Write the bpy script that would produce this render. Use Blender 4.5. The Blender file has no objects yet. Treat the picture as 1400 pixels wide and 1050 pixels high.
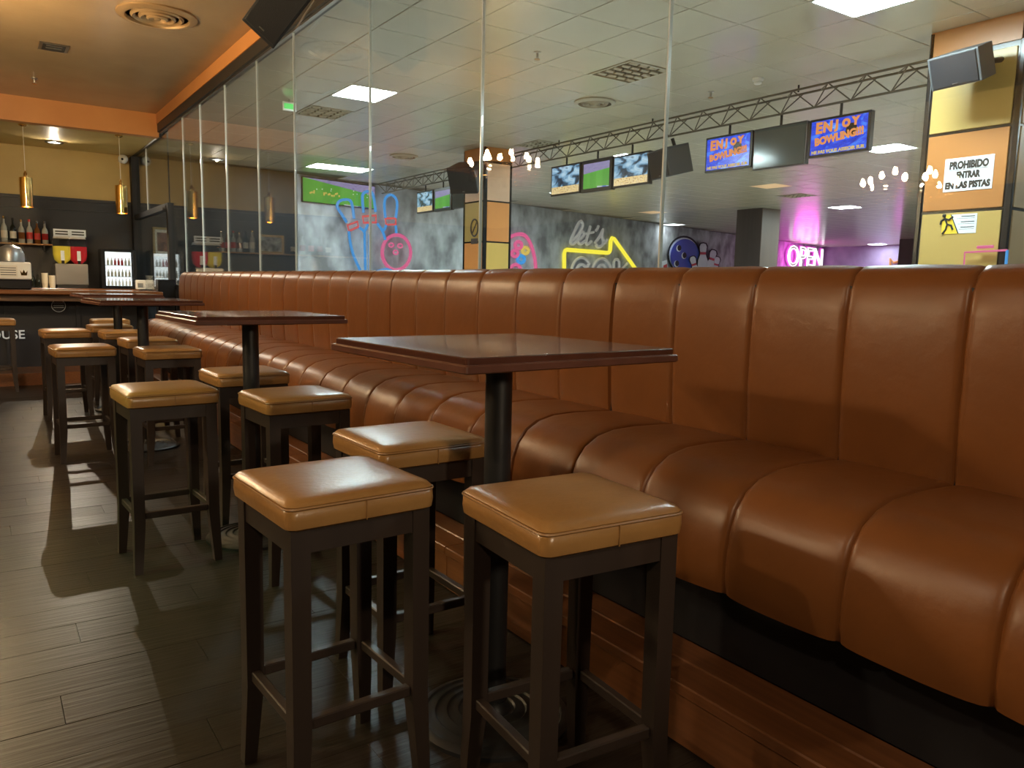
import bpy, bmesh, math, random
from mathutils import Vector, Matrix
random.seed(7)
C = bpy.context.scene.collection
S = bpy.context.scene
PI = math.pi
# ------------------------------------------------------------------ camera, world, exposure
CZ = 1.26
F = 1061.42
yaw, pit, rol = math.radians(34.473), math.radians(7.2166), math.radians(1.2515)
fw = Vector((math.sin(yaw)*math.cos(pit), math.cos(yaw)*math.cos(pit), -math.sin(pit)))
_r = Vector((math.cos(yaw), -math.sin(yaw), 0)); _u = _r.cross(fw)
rt = math.cos(rol)*_r + math.sin(rol)*_u
up = -math.sin(rol)*_r + math.cos(rol)*_u
cam = bpy.data.cameras.new('camera'); co = bpy.data.objects.new('camera', cam); C.objects.link(co)
cam.sensor_fit = 'HORIZONTAL'; cam.sensor_width = 36; cam.lens = F/1400*36; cam.clip_start = .05
m = Matrix((rt, up, -fw)).transposed().to_4x4(); m.translation = Vector((0, 0, CZ)); co.matrix_world = m
S.camera = co
S.view_settings.view_transform = 'Standard'
S.view_settings.look = 'None'
S.view_settings.exposure = 1.0
S.view_settings.gamma = 1.0
S.view_settings.use_curve_mapping = False
w = bpy.data.worlds.new('world'); S.world = w; w.use_nodes = True
w.node_tree.nodes['Background'].inputs[0].default_value = (.5, .45, .4, 1)
w.node_tree.nodes['Background'].inputs[1].default_value = .02

LED = 105.0            # hall ceiling panels
def lamp(name, kind, loc, energy, col, rad=.1, spot=None, target=None, blend=.4, size=None):
    l = bpy.data.lights.new(name, kind); l.energy = energy; l.color = col
    if kind == 'AREA':
        l.shape = 'RECTANGLE'; l.size, l.size_y = size
    else:
        l.shadow_soft_size = rad
    if kind == 'SPOT': l.spot_size = math.radians(spot); l.spot_blend = blend
    o = bpy.data.objects.new(name, l); C.objects.link(o); o.location = loc
    if target is not None:
        o.rotation_euler = (Vector(target)-Vector(loc)).to_track_quat('-Z', 'Y').to_euler()
    return o
WARM = (1, .72, .42)
lamp('lamp_front_fill', 'SPOT', (.9, -2.8, 2.05), 115, (1, .80, .55), .12, 25, (.86, 1.5, .80), .8)  # fill spot added behind the camera to brighten the stool fronts
lamp('lamp_green', 'SPOT', (-2.2, 3.4, 3.0), 130, (.12, 1, .30), .15, 60, (-.55, 3.4, 0), 1)  # green spot added for the green tint on the floor, fixture unseen
# lamps of the bar room outside the frame
lamp('lamp_ceiling_spot', 'SPOT', (-1.6, -1.2, 3.45), 95, (1, .78, .52), .08, 110, (1.6, 1.6, .6))
lamp('lamp_ceiling_spot', 'SPOT', (-2.6, 2.2, 3.45), 65, (1, .78, .52), .08, 110, (1.9, 1.6, .8))

def ray(px, py): return rt*((px-700)/F) + up*((525-py)/F) + fw
def on_x(px, py, X): d = ray(px, py); return Vector((0, 0, CZ)) + d*(X/d.x)
def on_y(px, py, Y): d = ray(px, py); return Vector((0, 0, CZ)) + d*(Y/d.y)
def on_z(px, py, Z): d = ray(px, py); return Vector((0, 0, CZ)) + d*((Z-CZ)/d.z)
HB, HS = 14.2, .245          # hall back wall: Y = HB + HS*X
HN = Vector((HS, -1, 0)).normalized()      # its normal, into the hall
HD = Vector((1, HS, 0)).normalized()       # along it
def on_hall(px, py, off=.04):
    d = ray(px, py); return Vector((0, 0, CZ)) + d*((HB-off*math.sqrt(1+HS*HS))/(d.y-HS*d.x))

# ------------------------------------------------------------------ materials
def mat(name, col, rough=.5, metal=0, spec=.5, noise=None, bump=None, emit=None, es=1, coat=0, trans=0):
    """noise=(scale, amount, stretch xyz, second colour)  bump=(scale, strength, stretch)"""
    M = bpy.data.materials.new(name); M.use_nodes = True
    nt = M.node_tree; N = nt.nodes; L = nt.links; b = N['Principled BSDF']
    b.inputs['Base Color'].default_value = (*col, 1); b.inputs['Roughness'].default_value = rough
    b.inputs['Metallic'].default_value = metal; b.inputs['Specular IOR Level'].default_value = spec
    b.inputs['Coat Weight'].default_value = coat; b.inputs['Transmission Weight'].default_value = trans
    tc = N.new('ShaderNodeTexCoord')
    if noise:
        sc, am, st, c2 = noise
        mp = N.new('ShaderNodeMapping'); mp.inputs['Scale'].default_value = st
        nz = N.new('ShaderNodeTexNoise'); nz.inputs['Scale'].default_value = sc; nz.inputs['Detail'].default_value = 6
        rp = N.new('ShaderNodeValToRGB'); rp.color_ramp.elements[0].position = .5-am/2; rp.color_ramp.elements[1].position = .5+am/2
        rp.color_ramp.elements[0].color = (*col, 1); rp.color_ramp.elements[1].color = (*c2, 1)
        L.new(tc.outputs['Object'], mp.inputs[0]); L.new(mp.outputs[0], nz.inputs[0]); L.new(nz.outputs[0], rp.inputs[0])
        L.new(rp.outputs[0], b.inputs['Base Color'])
    if bump:
        sc, stg, st = bump
        mp = N.new('ShaderNodeMapping'); mp.inputs['Scale'].default_value = st
        nz = N.new('ShaderNodeTexNoise'); nz.inputs['Scale'].default_value = sc; nz.inputs['Detail'].default_value = 4
        bp = N.new('ShaderNodeBump'); bp.inputs['Strength'].default_value = stg; bp.inputs['Distance'].default_value = .01
        L.new(tc.outputs['Object'], mp.inputs[0]); L.new(mp.outputs[0], nz.inputs[0])
        L.new(nz.outputs[0], bp.inputs['Height']); L.new(bp.outputs[0], b.inputs['Normal'])
    if emit:
        b.inputs['Emission Color'].default_value = (*emit, 1); b.inputs['Emission Strength'].default_value = es
    return M
def glow(name, col, s): return mat(name, (.02, .02, .02), .5, emit=col, es=s*.5)

def glass_mat(name, tint=(.95, .97, .96), base=.04):
    M = bpy.data.materials.new(name); M.use_nodes = True; nt = M.node_tree; N = nt.nodes; L = nt.links
    N.remove(N['Principled BSDF']); out = N['Material Output']
    g = N.new('ShaderNodeNewGeometry'); d = N.new('ShaderNodeVectorMath'); d.operation = 'DOT_PRODUCT'
    L.new(g.outputs['Normal'], d.inputs[0]); L.new(g.outputs['Incoming'], d.inputs[1])
    def mth(op, a, v=None):
        n = N.new('ShaderNodeMath'); n.operation = op; L.new(a, n.inputs[0])
        if v is not None: n.inputs[1].default_value = v
        return n.outputs[0]
    x = mth('ABSOLUTE', d.outputs['Value']); x = mth('MULTIPLY', x, -1); x = mth('ADD', x, 1); x = mth('POWER', x, 5)
    x = mth('MULTIPLY', x, 1-base); x = mth('ADD', x, base)
    t = N.new('ShaderNodeBsdfTransparent'); t.inputs[0].default_value = (*tint, 1)
    gl = N.new('ShaderNodeBsdfGlossy'); gl.inputs['Roughness'].default_value = 0.0
    mx = N.new('ShaderNodeMixShader'); L.new(x, mx.inputs[0]); L.new(t.outputs[0], mx.inputs[1]); L.new(gl.outputs[0], mx.inputs[2])
    L.new(mx.outputs[0], out.inputs[0]); return M

M = {}
M['leather_seat'] = mat('leather_seat', (.30, .155, .05), .29, noise=(14, .5, (1, 1, 1), (.25, .125, .04)), bump=(60, .08, (1, 1, 1)))
M['leather_bench'] = mat('leather_bench', (.195, .068, .018), .36, spec=.36, noise=(6, .6, (1, 1, 1), (.160, .056, .015)), bump=(22, .12, (1, 1, 1)))
M['piping'] = mat('piping', (.25, .125, .04), .4)
M['stool_wood'] = mat('stool_wood', (.022, .015, .012), .38, noise=(12, .5, (1, 1, .1), (.035, .024, .019)))
M['table_wood'] = mat('table_wood', (.095, .032, .018), .22, noise=(9, .6, (1, .06, 1), (.045, .016, .010)), bump=(40, .04, (1, .05, 1)), coat=.3)
M['table_edge'] = mat('table_edge', (.12, .045, .028), .3, noise=(14, .5, (1, 1, 1), (.07, .026, .016)))
M['black_metal'] = mat('black_metal', (.012, .012, .013), .42)
M['black_gloss'] = mat('black_gloss', (.01, .01, .012), .25)
M['plank'] = mat('plank', (.030, .023, .018), .33, spec=.17, noise=(5, .7, (.25, 5, 1), (.019, .014, .011)), bump=(9, .25, (.4, 6, 1)))
M['plank2'] = mat('plank2', (.026, .020, .016), .36, spec=.17, noise=(5, .7, (.25, 5, 1), (.017, .012, .009)), bump=(9, .25, (.4, 6, 1)))
M['subfloor'] = mat('subfloor', (.008, .006, .005), .8)
M['platform_wood'] = mat('platform_wood', (.22, .085, .032), .36, noise=(7, .7, (9, .35, 9), (.12, .042, .015)))
M['plinth'] = mat('plinth', (.006, .006, .009), .6)
M['bar_ceiling'] = mat('bar_ceiling', (.36, .25, .135), .24, noise=(2, .8, (1, 1, 1), (.30, .20, .105)), bump=(5, .10, (.6, 4, 1)))
M['orange_paint'] = mat('orange_paint', (.64, .28, .085), .4, noise=(3, .8, (1, 1, 1), (.55, .22, .065)))
M['dark_trim'] = mat('dark_trim', (.02, .018, .016), .45)
M['alu'] = mat('alu', (.45, .45, .43), .3, metal=1)
M['gold_paint'] = mat('gold_paint', (.60, .43, .15), .45, noise=(3, .8, (1, 1, 1), (.50, .35, .115)), bump=(14, .1, (1, 1, 1)))
M['navy_paint'] = mat('navy_paint', (.018, .020, .026), .45)
M['glass'] = glass_mat('glass')
M['clear'] = glass_mat('clear', (.9, .92, .92), .06)
M['strip'] = mat('strip', (.62, .66, .66), .18, spec=.8)
M['tile'] = mat('tile', (.62, .575, .47), .2, noise=(3, .8, (1, 1, 1), (.56, .52, .42)), bump=(4, .10, (.5, 3, 1)))
M['tile_gap'] = mat('tile_gap', (.10, .09, .07), .7)
M['white_plastic'] = mat('white_plastic', (.75, .74, .70), .4)
M['vent_metal'] = mat('vent_metal', (.42, .38, .29), .35, metal=.3)
M['vent_dark'] = mat('vent_dark', (.03, .026, .02), .7)
M['concrete'] = mat('concrete', (.66, .69, .74), .7, noise=(2.6, .34, (1, 1, .7), (.25, .25, .265)), bump=(6, .2, (1, 1, 1)))
M['hall_dark'] = mat('hall_dark', (.012, .012, .015), .6)
M['hall_floor'] = mat('hall_floor', (.62, .57, .50), .4)
M['purple_wall'] = mat('purple_wall', (.32, .22, .36), .6, noise=(2, .7, (6, 1, 1), (.18, .12, .22)))
M['brown_panel'] = mat('brown_panel', (.085, .06, .055), .5, noise=(2, .6, (4, 4, .3), (.06, .042, .04)))
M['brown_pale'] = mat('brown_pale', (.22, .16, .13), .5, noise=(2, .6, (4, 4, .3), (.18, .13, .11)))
M['yellow_panel'] = mat('yellow_panel', (.50, .345, .11), .35)
M['orange_panel'] = mat('orange_panel', (.44, .18, .055), .35)
M['pale_panel'] = mat('pale_panel', (.46, .32, .18), .35)
M['led'] = glow('led', (.78, .97, 1), LED)
M['led_dim'] = glow('led_dim', (.9, .98, 1), 12); M['led_mid'] = glow('led_mid', (.84, .98, 1), 40)
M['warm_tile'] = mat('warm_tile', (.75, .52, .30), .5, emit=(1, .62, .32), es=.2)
M['chrome'] = mat('chrome', (.75, .76, .78), .12, metal=1)
M['gold_metal'] = mat('gold_metal', (.80, .52, .18), .12, metal=1)
M['brass'] = mat('brass', (.72, .44, .20), .22, metal=1)
M['bulb'] = glow('bulb', (1, .74, .42), 900)
M['steel'] = mat('steel', (.42, .40, .37), .32, metal=1)
M['speaker_black'] = mat('speaker_black', (.014, .015, .02), .5, bump=(150, .2, (1, 1, 1)))
M['speaker_grey'] = mat('speaker_grey', (.075, .08, .088), .5)
M['truss'] = mat('truss', (.13, .115, .09), .45, metal=.3)
M['screen_bezel'] = mat('screen_bezel', (.012, .012, .016), .35)
M['screen_off'] = mat('screen_off', (.07, .085, .085), .12)
M['bar_wood'] = mat('bar_wood', (.20, .085, .035), .22, noise=(6, .6, (.3, 8, 1), (.12, .045, .018)))
M['shelf_wood'] = mat('shelf_wood', (.55, .28, .10), .4)
M['bar_front'] = mat('bar_front', (.010, .011, .018), .5)
M['lettering'] = mat('lettering', (.62, .66, .70), .5, emit=(.7, .8, .9), es=.08)
M['white_print'] = mat('white_print', (.80, .86, .92), .5)
M['black_print'] = mat('black_print', (.02, .02, .022), .6)
M['red_print'] = mat('red_print', (.60, .05, .04), .5)
M['warn_yellow'] = mat('warn_yellow', (.85, .60, .05), .5)
for n, c, s in (('blue', (.07, .42, 1), .75), ('pink', (1, .16, .38), .75), ('red', (1, .13, .13), .7), ('yellow', (1, .85, .06), 1.1),
                ('amber', (1, .72, .15), .7), ('magenta', (1, .05, .75), 1.2), ('orange', (1, .35, .08), .8)):
    M['neon_'+n] = glow('neon_'+n, c, s)
M['neon_white'] = mat('neon_white', (.72, .70, .68), .4, emit=(1, .97, .95), es=.06)
M['neon_bright'] = glow('neon_bright', (1, .88, .97), 2.2)
M['exit_green'] = glow('exit_green', (.12, 1, .16), 1.0)
M['wood_brown'] = mat('wood_brown', (.10, .05, .025), .5)
M['frame_gold'] = mat('frame_gold', (.42, .30, .13), .4, metal=.4)
M['paper'] = mat('paper', (.70, .66, .58), .7)

# ------------------------------------------------------------------ geometry helpers
class MB:
    def __init__(s): s.bm = bmesh.new()
    def quadbox(s, v):           # 8 corners: bottom 4 ccw, top 4 ccw
        vs = [s.bm.verts.new(p) for p in v]
        for f in ((3, 2, 1, 0), (4, 5, 6, 7), (0, 1, 5, 4), (1, 2, 6, 5), (2, 3, 7, 6), (3, 0, 4, 7)):
            s.bm.faces.new([vs[i] for i in f])
        return vs
    def box(s, a, b, R=None):
        x0, y0, z0 = a; x1, y1, z1 = b
        v = [(x0, y0, z0), (x1, y0, z0), (x1, y1, z0), (x0, y1, z0), (x0, y0, z1), (x1, y0, z1), (x1, y1, z1), (x0, y1, z1)]
        if R: v = [R @ Vector(p) for p in v]
        s.quadbox(v); return s
    def bevel(s, w, seg=1):
        bmesh.ops.bevel(s.bm, geom=list(s.bm.edges), offset=w, segments=seg, affect='EDGES', profile=.5); return s
    def loft(s, rings, cap=True, closed=True):
        R = [[s.bm.verts.new(p) for p in r] for r in rings]; n = len(R[0])
        for a, b in zip(R, R[1:]):
            for i in range(n if closed else n-1):
                j = (i+1) % n; s.bm.faces.new((a[i], a[j], b[j], b[i]))
        if cap and closed:
            s.bm.faces.new(R[0][::-1]); s.bm.faces.new(R[-1])
        return s
    def lathe(s, prof, n=20, M4=None, cap=True):
        rings = []
        for r, z in prof:
            ring = [Vector((max(r, 1e-4)*math.cos(2*PI*i/n), max(r, 1e-4)*math.sin(2*PI*i/n), z)) for i in range(n)]
            rings.append([M4 @ p for p in ring] if M4 else ring)
        s.loft(rings, cap); return s
    def frame(s, x0, y0, x1, y1, w_, z0, z1):     # one closed rectangular ring
        O = [(x0, y0), (x1, y0), (x1, y1), (x0, y1)]; I = [(x0+w_, y0+w_), (x1-w_, y0+w_), (x1-w_, y1-w_), (x0+w_, y1-w_)]
        L_ = [[s.bm.verts.new((x, y, z)) for x, y in P] for P, z in ((O, z0), (O, z1), (I, z1), (I, z0))]
        for k in range(4):
            a, b = L_[k], L_[(k+1) % 4]
            for i in range(4): j = (i+1) % 4; s.bm.faces.new((a[i], a[j], b[j], b[i]))
        return s
    def cyl(s, c, r, h, n=16): s.lathe([(r, 0), (r, h)], n, Matrix.Translation(c)); return s
    def rod(s, a, b, r, n=8, r2=None):
        a = Vector(a); b = Vector(b); d = b-a
        q = d.to_track_quat('Z', 'Y').to_matrix().to_4x4(); q.translation = a
        s.lathe([(r, 0), (r2 or r, d.length)], n, q); return s
    def tube(s, pts, r, n=6, close=False):
        P = [Vector(p) for p in pts]; k = len(P); rings = []; nrm = None
        for i, p in enumerate(P):
            if close: t = P[(i+1) % k]-P[i-1]
            else: t = P[min(i+1, k-1)]-P[max(i-1, 0)]
            t.normalize()
            if nrm is None:
                nrm = t.orthogonal().normalized()
            nrm = (nrm-t*nrm.dot(t)).normalized(); bi = t.cross(nrm)
            rings.append([p+r*(math.cos(2*PI*j/n)*nrm+math.sin(2*PI*j/n)*bi) for j in range(n)])
        if close: rings.append(rings[0])
        if close:
            R = [[s.bm.verts.new(q) for q in rr] for rr in rings[:-1]]
            for i in range(k):
                a, b = R[i], R[(i+1) % k]
                for j in range(n):
                    jj = (j+1) % n; s.bm.faces.new((a[j], a[jj], b[jj], b[j]))
        else: s.loft(rings)
        return s
    def prism(s, poly, O, ux, uy, n, d):   # polygon in plane (O,ux,uy), extruded along n by d
        O = Vector(O); ux = Vector(ux); uy = Vector(uy); n = Vector(n)
        a = [O+ux*x+uy*y for x, y in poly]; s.loft([a, [p+n*d for p in a]]); return s
    def sphere(s, c, r, n=12, sz=1):
        k = max(4, n//2); s.lathe([(r*math.sin(PI*i/k), -r*sz*math.cos(PI*i/k)) for i in range(k+1)], n, Matrix.Translation(c)); return s
    def build(s, name, m, parent=None, smooth=False, loc=None, label=None, kind=None):
        bmesh.ops.recalc_face_normals(s.bm, faces=s.bm.faces)
        me = bpy.data.meshes.new(name); s.bm.to_mesh(me); s.bm.free(); me.materials.append(m if not isinstance(m, str) else M[m])
        if smooth:
            me.polygons.foreach_set('use_smooth', [True]*len(me.polygons))
            try: me.set_sharp_from_angle(angle=math.radians(40))
            except Exception: pass
        o = bpy.data.objects.new(name, me); C.objects.link(o)
        if parent: o.parent = parent
        if loc is not None: o.location = loc
        if label: o['label'] = label
        if kind: o['kind'] = kind
        return o
def thing(name, label, cat, loc=(0, 0, 0), rz=0, group=None):
    o = bpy.data.objects.new(name, None); C.objects.link(o); o.location = loc; o.rotation_euler = (0, 0, rz)
    o.empty_display_size = .1
    o['label'] = label; o['category'] = cat
    if group: o['group'] = group
    return o
def tag(o, label, cat, group=None):
    o['label'] = label; o['category'] = cat
    if group: o['group'] = group
    return o
def struct(o): o['kind'] = 'structure'; return o
def inst(o, name, parent, loc, rot=None, mt=None):
    c = bpy.data.objects.new(name, o.data); C.objects.link(c); c.parent = parent; c.location = loc
    if rot: c.rotation_euler = rot
    return c
def dup(root, loc, rz, label, group=None):
    r = root.copy(); C.objects.link(r); r.location = loc; r.rotation_euler = (0, 0, rz); r['label'] = label
    if group: r['group'] = group
    for ch in list(root.children):
        c = ch.copy(); C.objects.link(c); c.parent = r
        for g in ch.children:
            d = g.copy(); C.objects.link(d); d.parent = c
    return r
def text_mesh(txt, size, name, m, parent, O, ux, uy, depth=.002, bold=0, outline=0, align='CENTER', sx=1, label=None, fit=None):
    """text laid in the plane (O, ux, uy)"""
    cu = bpy.data.curves.new('t', 'FONT'); cu.body = txt; cu.size = size; cu.align_x = align; cu.align_y = 'CENTER'
    cu.resolution_u = 3
    if outline: cu.fill_mode = 'NONE'; cu.bevel_depth = outline; cu.bevel_resolution = 1
    else: cu.extrude = depth; cu.offset = bold
    o = bpy.data.objects.new('t', cu); C.objects.link(o)
    dg = bpy.context.evaluated_depsgraph_get(); me = bpy.data.meshes.new_from_object(o.evaluated_get(dg))
    bpy.data.objects.remove(o)
    if fit: xs = [v.co.x for v in me.vertices]; sx = fit/(max(xs)-min(xs))
    ux = Vector(ux).normalized(); uy = Vector(uy).normalized(); n = ux.cross(uy); O = Vector(O)
    for v in me.vertices: v.co = O+ux*(v.co.x*sx)+uy*v.co.y+n*v.co.z
    me.materials.clear(); me.materials.append(M[m] if isinstance(m, str) else m)
    p = bpy.data.objects.new(name, me); C.objects.link(p)
    if parent: p.parent = parent
    if label: p['label'] = label
    return p

# ------------------------------------------------------------------ SETTING: bar room
GX = 2.25                      # plane of the glass partition
BY = 14.6                      # bar's back wall
BCZ = CZ+2.29                  # bar ceiling
SZ = CZ+2.0                    # soffit over the bar
HZ = CZ+2.1                    # hall ceiling
fl = struct(MB().box((-5, -5, -.06), (GX+.1, BY, -.012)).build('floor', 'subfloor'))
pl = [MB().box((-.5993, -.0894, -.012), (.5993, .0894, 0)).bevel(.0007).build('plank', 'plank', fl), None]
pl[1] = MB().box((-.5993, -.0894, -.012), (.5993, .0894, -.0005)).bevel(.0007).build('plank', 'plank2', fl)
first = [True, True]
for r in range(54):
    y = 1.05+r*.18; off = (r*.43) % 1.2
    for k in range(4):
        x = -1.5+off+k*1.2
        if x-.6 > 1.6 or x+.6 < -.6: continue
        i = random.randint(0, 1)
        if first[i]: pl[i].location = (x, y, 0); first[i] = False
        else: inst(pl[i], 'plank', fl, (x, y, 0))
# the rest of the floor, beyond the planks that can be told apart
mb = MB(); mb.box((-5, -5, -.012), (GX, .955, -.001)); mb.box((-5, .96, -.0125), (-.45, BY, -.0016))
o = mb.build('floor_covering', 'plank2', fl, kind='stuff')

struct(MB().box((-5, -5, BCZ), (GX+.1, 12.35, BCZ+.1)).build('ceiling', 'bar_ceiling'))
struct(MB().box((-5, 12.36, SZ), (GX+.05, BY, SZ+.1)).build('ceiling', 'gold_paint'))
# beam in front of the lowered soffit, fascia along the glass and dark head trim
struct(MB().box((-5, 12.2, CZ+1.975), (GX-.02, 12.36, BCZ)).build('trim_1', 'orange_paint'))
struct(MB().box((GX-.05, -5, CZ+2.15), (GX+.1, 12.2, BCZ)).build('trim_2', 'orange_paint'))
struct(MB().box((GX-.04, -5, CZ+2.04), (GX+.06, 12.2, CZ+2.15)).build('trim_3', 'dark_trim'))
struct(MB().box((GX-.012, -5, CZ+2.022), (GX+.02, 12.2, CZ+2.04)).build('trim_4', 'alu'))
struct(MB().box((GX-.02, 12.2, CZ+1.975), (GX+.06, BY, CZ+2.04)).build('trim_5', 'dark_trim'))
# back wall: dark wainscot under gold plaster, moulding between
wb = struct(MB().box((-5, BY, 0), (GX+.05, BY+.1, SZ+.1)).build('wall_back', 'navy_paint'))
MB().box((-5, BY-.012, CZ+1.245), (GX, BY, SZ)).build('plaster_band', 'gold_paint', wb)
mb = MB(); mb.box((-5, BY-.035, CZ+1.20), (GX, BY, CZ+1.245)); mb.box((-5, BY-.022, CZ+1.05), (GX, BY, CZ+1.075))
mb.build('picture_rail', 'navy_paint', wb)
wl = struct(MB().box((-5.1, -5, 0), (-5, BY, BCZ)).build('wall_left', 'navy_paint'))
MB().box((-5, -5, CZ+1.245), (-4.988, BY, BCZ)).build('plaster_band', 'gold_paint', wl)
wf = struct(MB().box((-5, -5.1, 0), (GX+.1, -5, BCZ)).build('wall_front', 'navy_paint'))
struct(MB().box((GX+.002, -5, 0), (GX+.1, 11.68, CZ-.12)).build('wall_right', 'navy_paint'))

# ---- glass partition
JY = [-.6, .83, 2.26, 3.62, 5.05, 6.57, 7.60, 8.74, 9.86, 10.8, 11.7]
wg = struct(MB().box((GX-.015, -2, CZ-.12), (GX+.035, 11.7, CZ-.09)).build('window_1', 'dark_trim'))
JA = [-2]+JY
for a, b in zip(JA, JA[1:]):
    MB().box((GX, a+.004, CZ-.09), (GX+.01, b-.004, CZ+2.04)).build('pane', 'glass', wg)
for y in JY[1:-1]:
    MB().box((GX-.003, y-.0036, CZ-.09), (GX+.013, y+.0036, CZ+2.03)).build('glazing_strip', 'strip', wg)
# framed doorway at the far end of the partition
d1 = struct(MB().box((GX-.04, 11.66, 0), (GX+.06, 11.78, CZ+1.03)).build('door_1', 'plinth'))
MB().box((GX-.04, 11.78, CZ+.95), (GX+.06, 14.46, CZ+1.03)).build('head_rail', 'plinth', d1)
MB().box((GX-.06, 14.40, 0), (GX+.06, 14.6, CZ+1.975)).build('corner_post', 'plinth', d1)
MB().box((GX, 11.79, CZ+1.03), (GX+.01, 13.4, CZ+1.975)).build('pane', 'glass', d1)
MB().box((GX, 13.41, CZ+1.03), (GX+.01, 14.39, CZ+1.975)).build('pane', 'glass', d1)
MB().box((GX-.003, 13.395, CZ+1.03), (GX+.013, 13.415, CZ+1.975)).build('glazing_strip', 'strip', d1)
MB().box((GX, 11.79, .05), (GX+.01, 14.39, CZ+.95)).build('pane', 'glass', d1)

# ------------------------------------------------------------------ SETTING: bowling hall behind the glass
HX1 = 32.8
struct(MB().box((GX+.1, -6, -.1), (HX1+1, 24, -.002)).build('floor', 'hall_floor'))
def hb(x): return HB+HS*x
mb = MB()
mb.quadbox([(5.35, hb(5.35), 0), (HX1, hb(HX1), 0), (HX1, hb(HX1)+.2, 0), (5.35, hb(5.35)+.2, 0),
            (5.35, hb(5.35), HZ+.05), (HX1, hb(HX1), HZ+.05), (HX1, hb(HX1)+.2, HZ+.05), (5.35, hb(5.35)+.2, HZ+.05)])
whb = struct(mb.build('wall_hall_back', 'concrete'))
mb = MB()
mb.quadbox([(GX+.1, hb(GX+.1)-.02, 0), (5.35, hb(5.35)-.02, 0), (5.35, hb(5.35)+.2, 0), (GX+.1, hb(GX)+.2, 0),
            (GX+.1, hb(GX+.1)-.02, HZ+.05), (5.35, hb(5.35)-.02, HZ+.05), (5.35, hb(5.35)+.2, HZ+.05), (GX+.1, hb(GX)+.2, HZ+.05)])
struct(mb.build('wall_hall_dark', 'hall_dark'))
struct(MB().box((HX1, -6, 0), (HX1+.1, hb(HX1), HZ+.05)).build('wall_hall_right', 'purple_wall'))
struct(MB().box((GX+.1, -6.1, 0), (HX1, -6, HZ+.05)).build('wall_hall_front', 'concrete'))
# tiled ceiling
TX0, TY0, TW, TH = 3.98, 4.99, .565, .627
hc = struct(MB().box((GX+.1, -6, HZ+.014), (HX1, 23, HZ+.1)).build('ceiling', 'tile_gap'))
led_cells = {}
def cell(x, y): return (math.floor((x-TX0)/TW), math.floor((y-TY0)/TH))
def cen(i, j): return (TX0+(i+.5)*TW, TY0+(j+.5)*TH)
special = {}
for n, x, y in [('led', 3.70, 8.45), ('led', 5.39, 3.42), ('led', 11.0, 6.5), ('led', 17.85, 11.3), ('led', 10.9, 14.2), ('led', 8.5, 9.5),
                ('led', 5.4, 14.1), ('led', 5.95, 14.1), ('led', 31.9, 19.2), ('led', 19.1, 18.4), ('led', 5.4, -1.5), ('led', 11.0, 1.5), ('led', 17.0, 5.0), ('led', 24, 9), ('led', 18, 0),
                ('grid', 5.37, 5.87), ('grid', 7.06, 9.45), ('grid', 3.69, 9.74), ('grid', 15.2, 10.8), ('warm', 13.1, 10.6), ('warm', 15.83, 15.8)]:
    special[cell(x, y)] = n
tp = MB().box((-TW/2+.004, -TH/2+.004, 0), (TW/2-.004, TH/2-.004, .014))
tp = tp.bevel(.003).build('ceiling_tile', 'tile', hc)
used = False
far = MB()
for i in range(-4, 51):
    for j in range(-10, 29):
        x, y = cen(i, j)
        if x < GX+.1+TW/2-.1 or x > HX1 or y > hb(x)-.35: continue
        if (i, j) in special and special[(i, j)] != 'x': continue
        near = x < 10.2 and 1.3 < y < 13.5 and .27 < x/y < 3.2
        if near:
            if not used: tp.location = (x, y, HZ); used = True
            else: inst(tp, 'ceiling_tile', hc, (x, y, HZ))
        else:
            a, b = TW/2-.004, TH/2-.004
            far.loft([[(x-a, y-b, HZ+.012), (x+a, y-b, HZ+.012), (x+a, y+b, HZ+.012), (x-a, y+b, HZ+.012)],
                      [(x-a+.003, y-b+.003, HZ), (x+a-.003, y-b+.003, HZ), (x+a-.003, y+b-.003, HZ), (x-a+.003, y+b-.003, HZ)]])
far.build('far_tiles', 'tile', hc, kind='stuff')

def led_label(x, y):
    return {(3.70, 8.45): 0}.get((x, y))
LEDN = {cell(3.70, 8.45): 'bright square ceiling light left of centre, nearest the wall screen',
        cell(5.39, 3.42): 'bright square ceiling light cut by the top edge of the photo',
        cell(11.0, 6.5): 'bright square ceiling light beside the yellow and orange column with the white notice',
        cell(17.85, 11.3): 'bright square ceiling light under the blue screens, near the pink glow',
        cell(10.9, 14.2): 'bright square ceiling light below the three football screens',
        cell(8.5, 9.5): 'bright square ceiling light peeking out above the third bowling screen',
        cell(5.4, -1.5): 'ceiling light nearest the glass, out of view behind the camera', cell(11.0, 1.5): 'ceiling light out of view right of the yellow column',
        cell(17.0, 5.0): 'ceiling light out of view behind the yellow column', cell(24, 9): 'far ceiling light out of view toward the purple wall',
        cell(18, 0): 'ceiling light out of view at the near right of the hall',
        cell(5.4, 14.1): 'left one of the two adjoining ceiling lights above the wall screen',
        cell(5.95, 14.1): 'right one of the two adjoining ceiling lights above the wall screen',
        cell(31.9, 19.2): 'small far ceiling light above the purple wall',
        cell(19.1, 18.4): 'small far ceiling light left of the brown column'}
gridn = {cell(5.37, 5.87): 'large square louvre grille right of the glass joint, near the round vent',
         cell(7.06, 9.45): 'square louvre grille above the nearer chandelier, left of the truss',
         cell(3.69, 9.74): 'square louvre grille behind the left ceiling light',
         cell(15.2, 10.8): 'faint far louvre grille inside the pink glow on the ceiling'}
lo = 0
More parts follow.
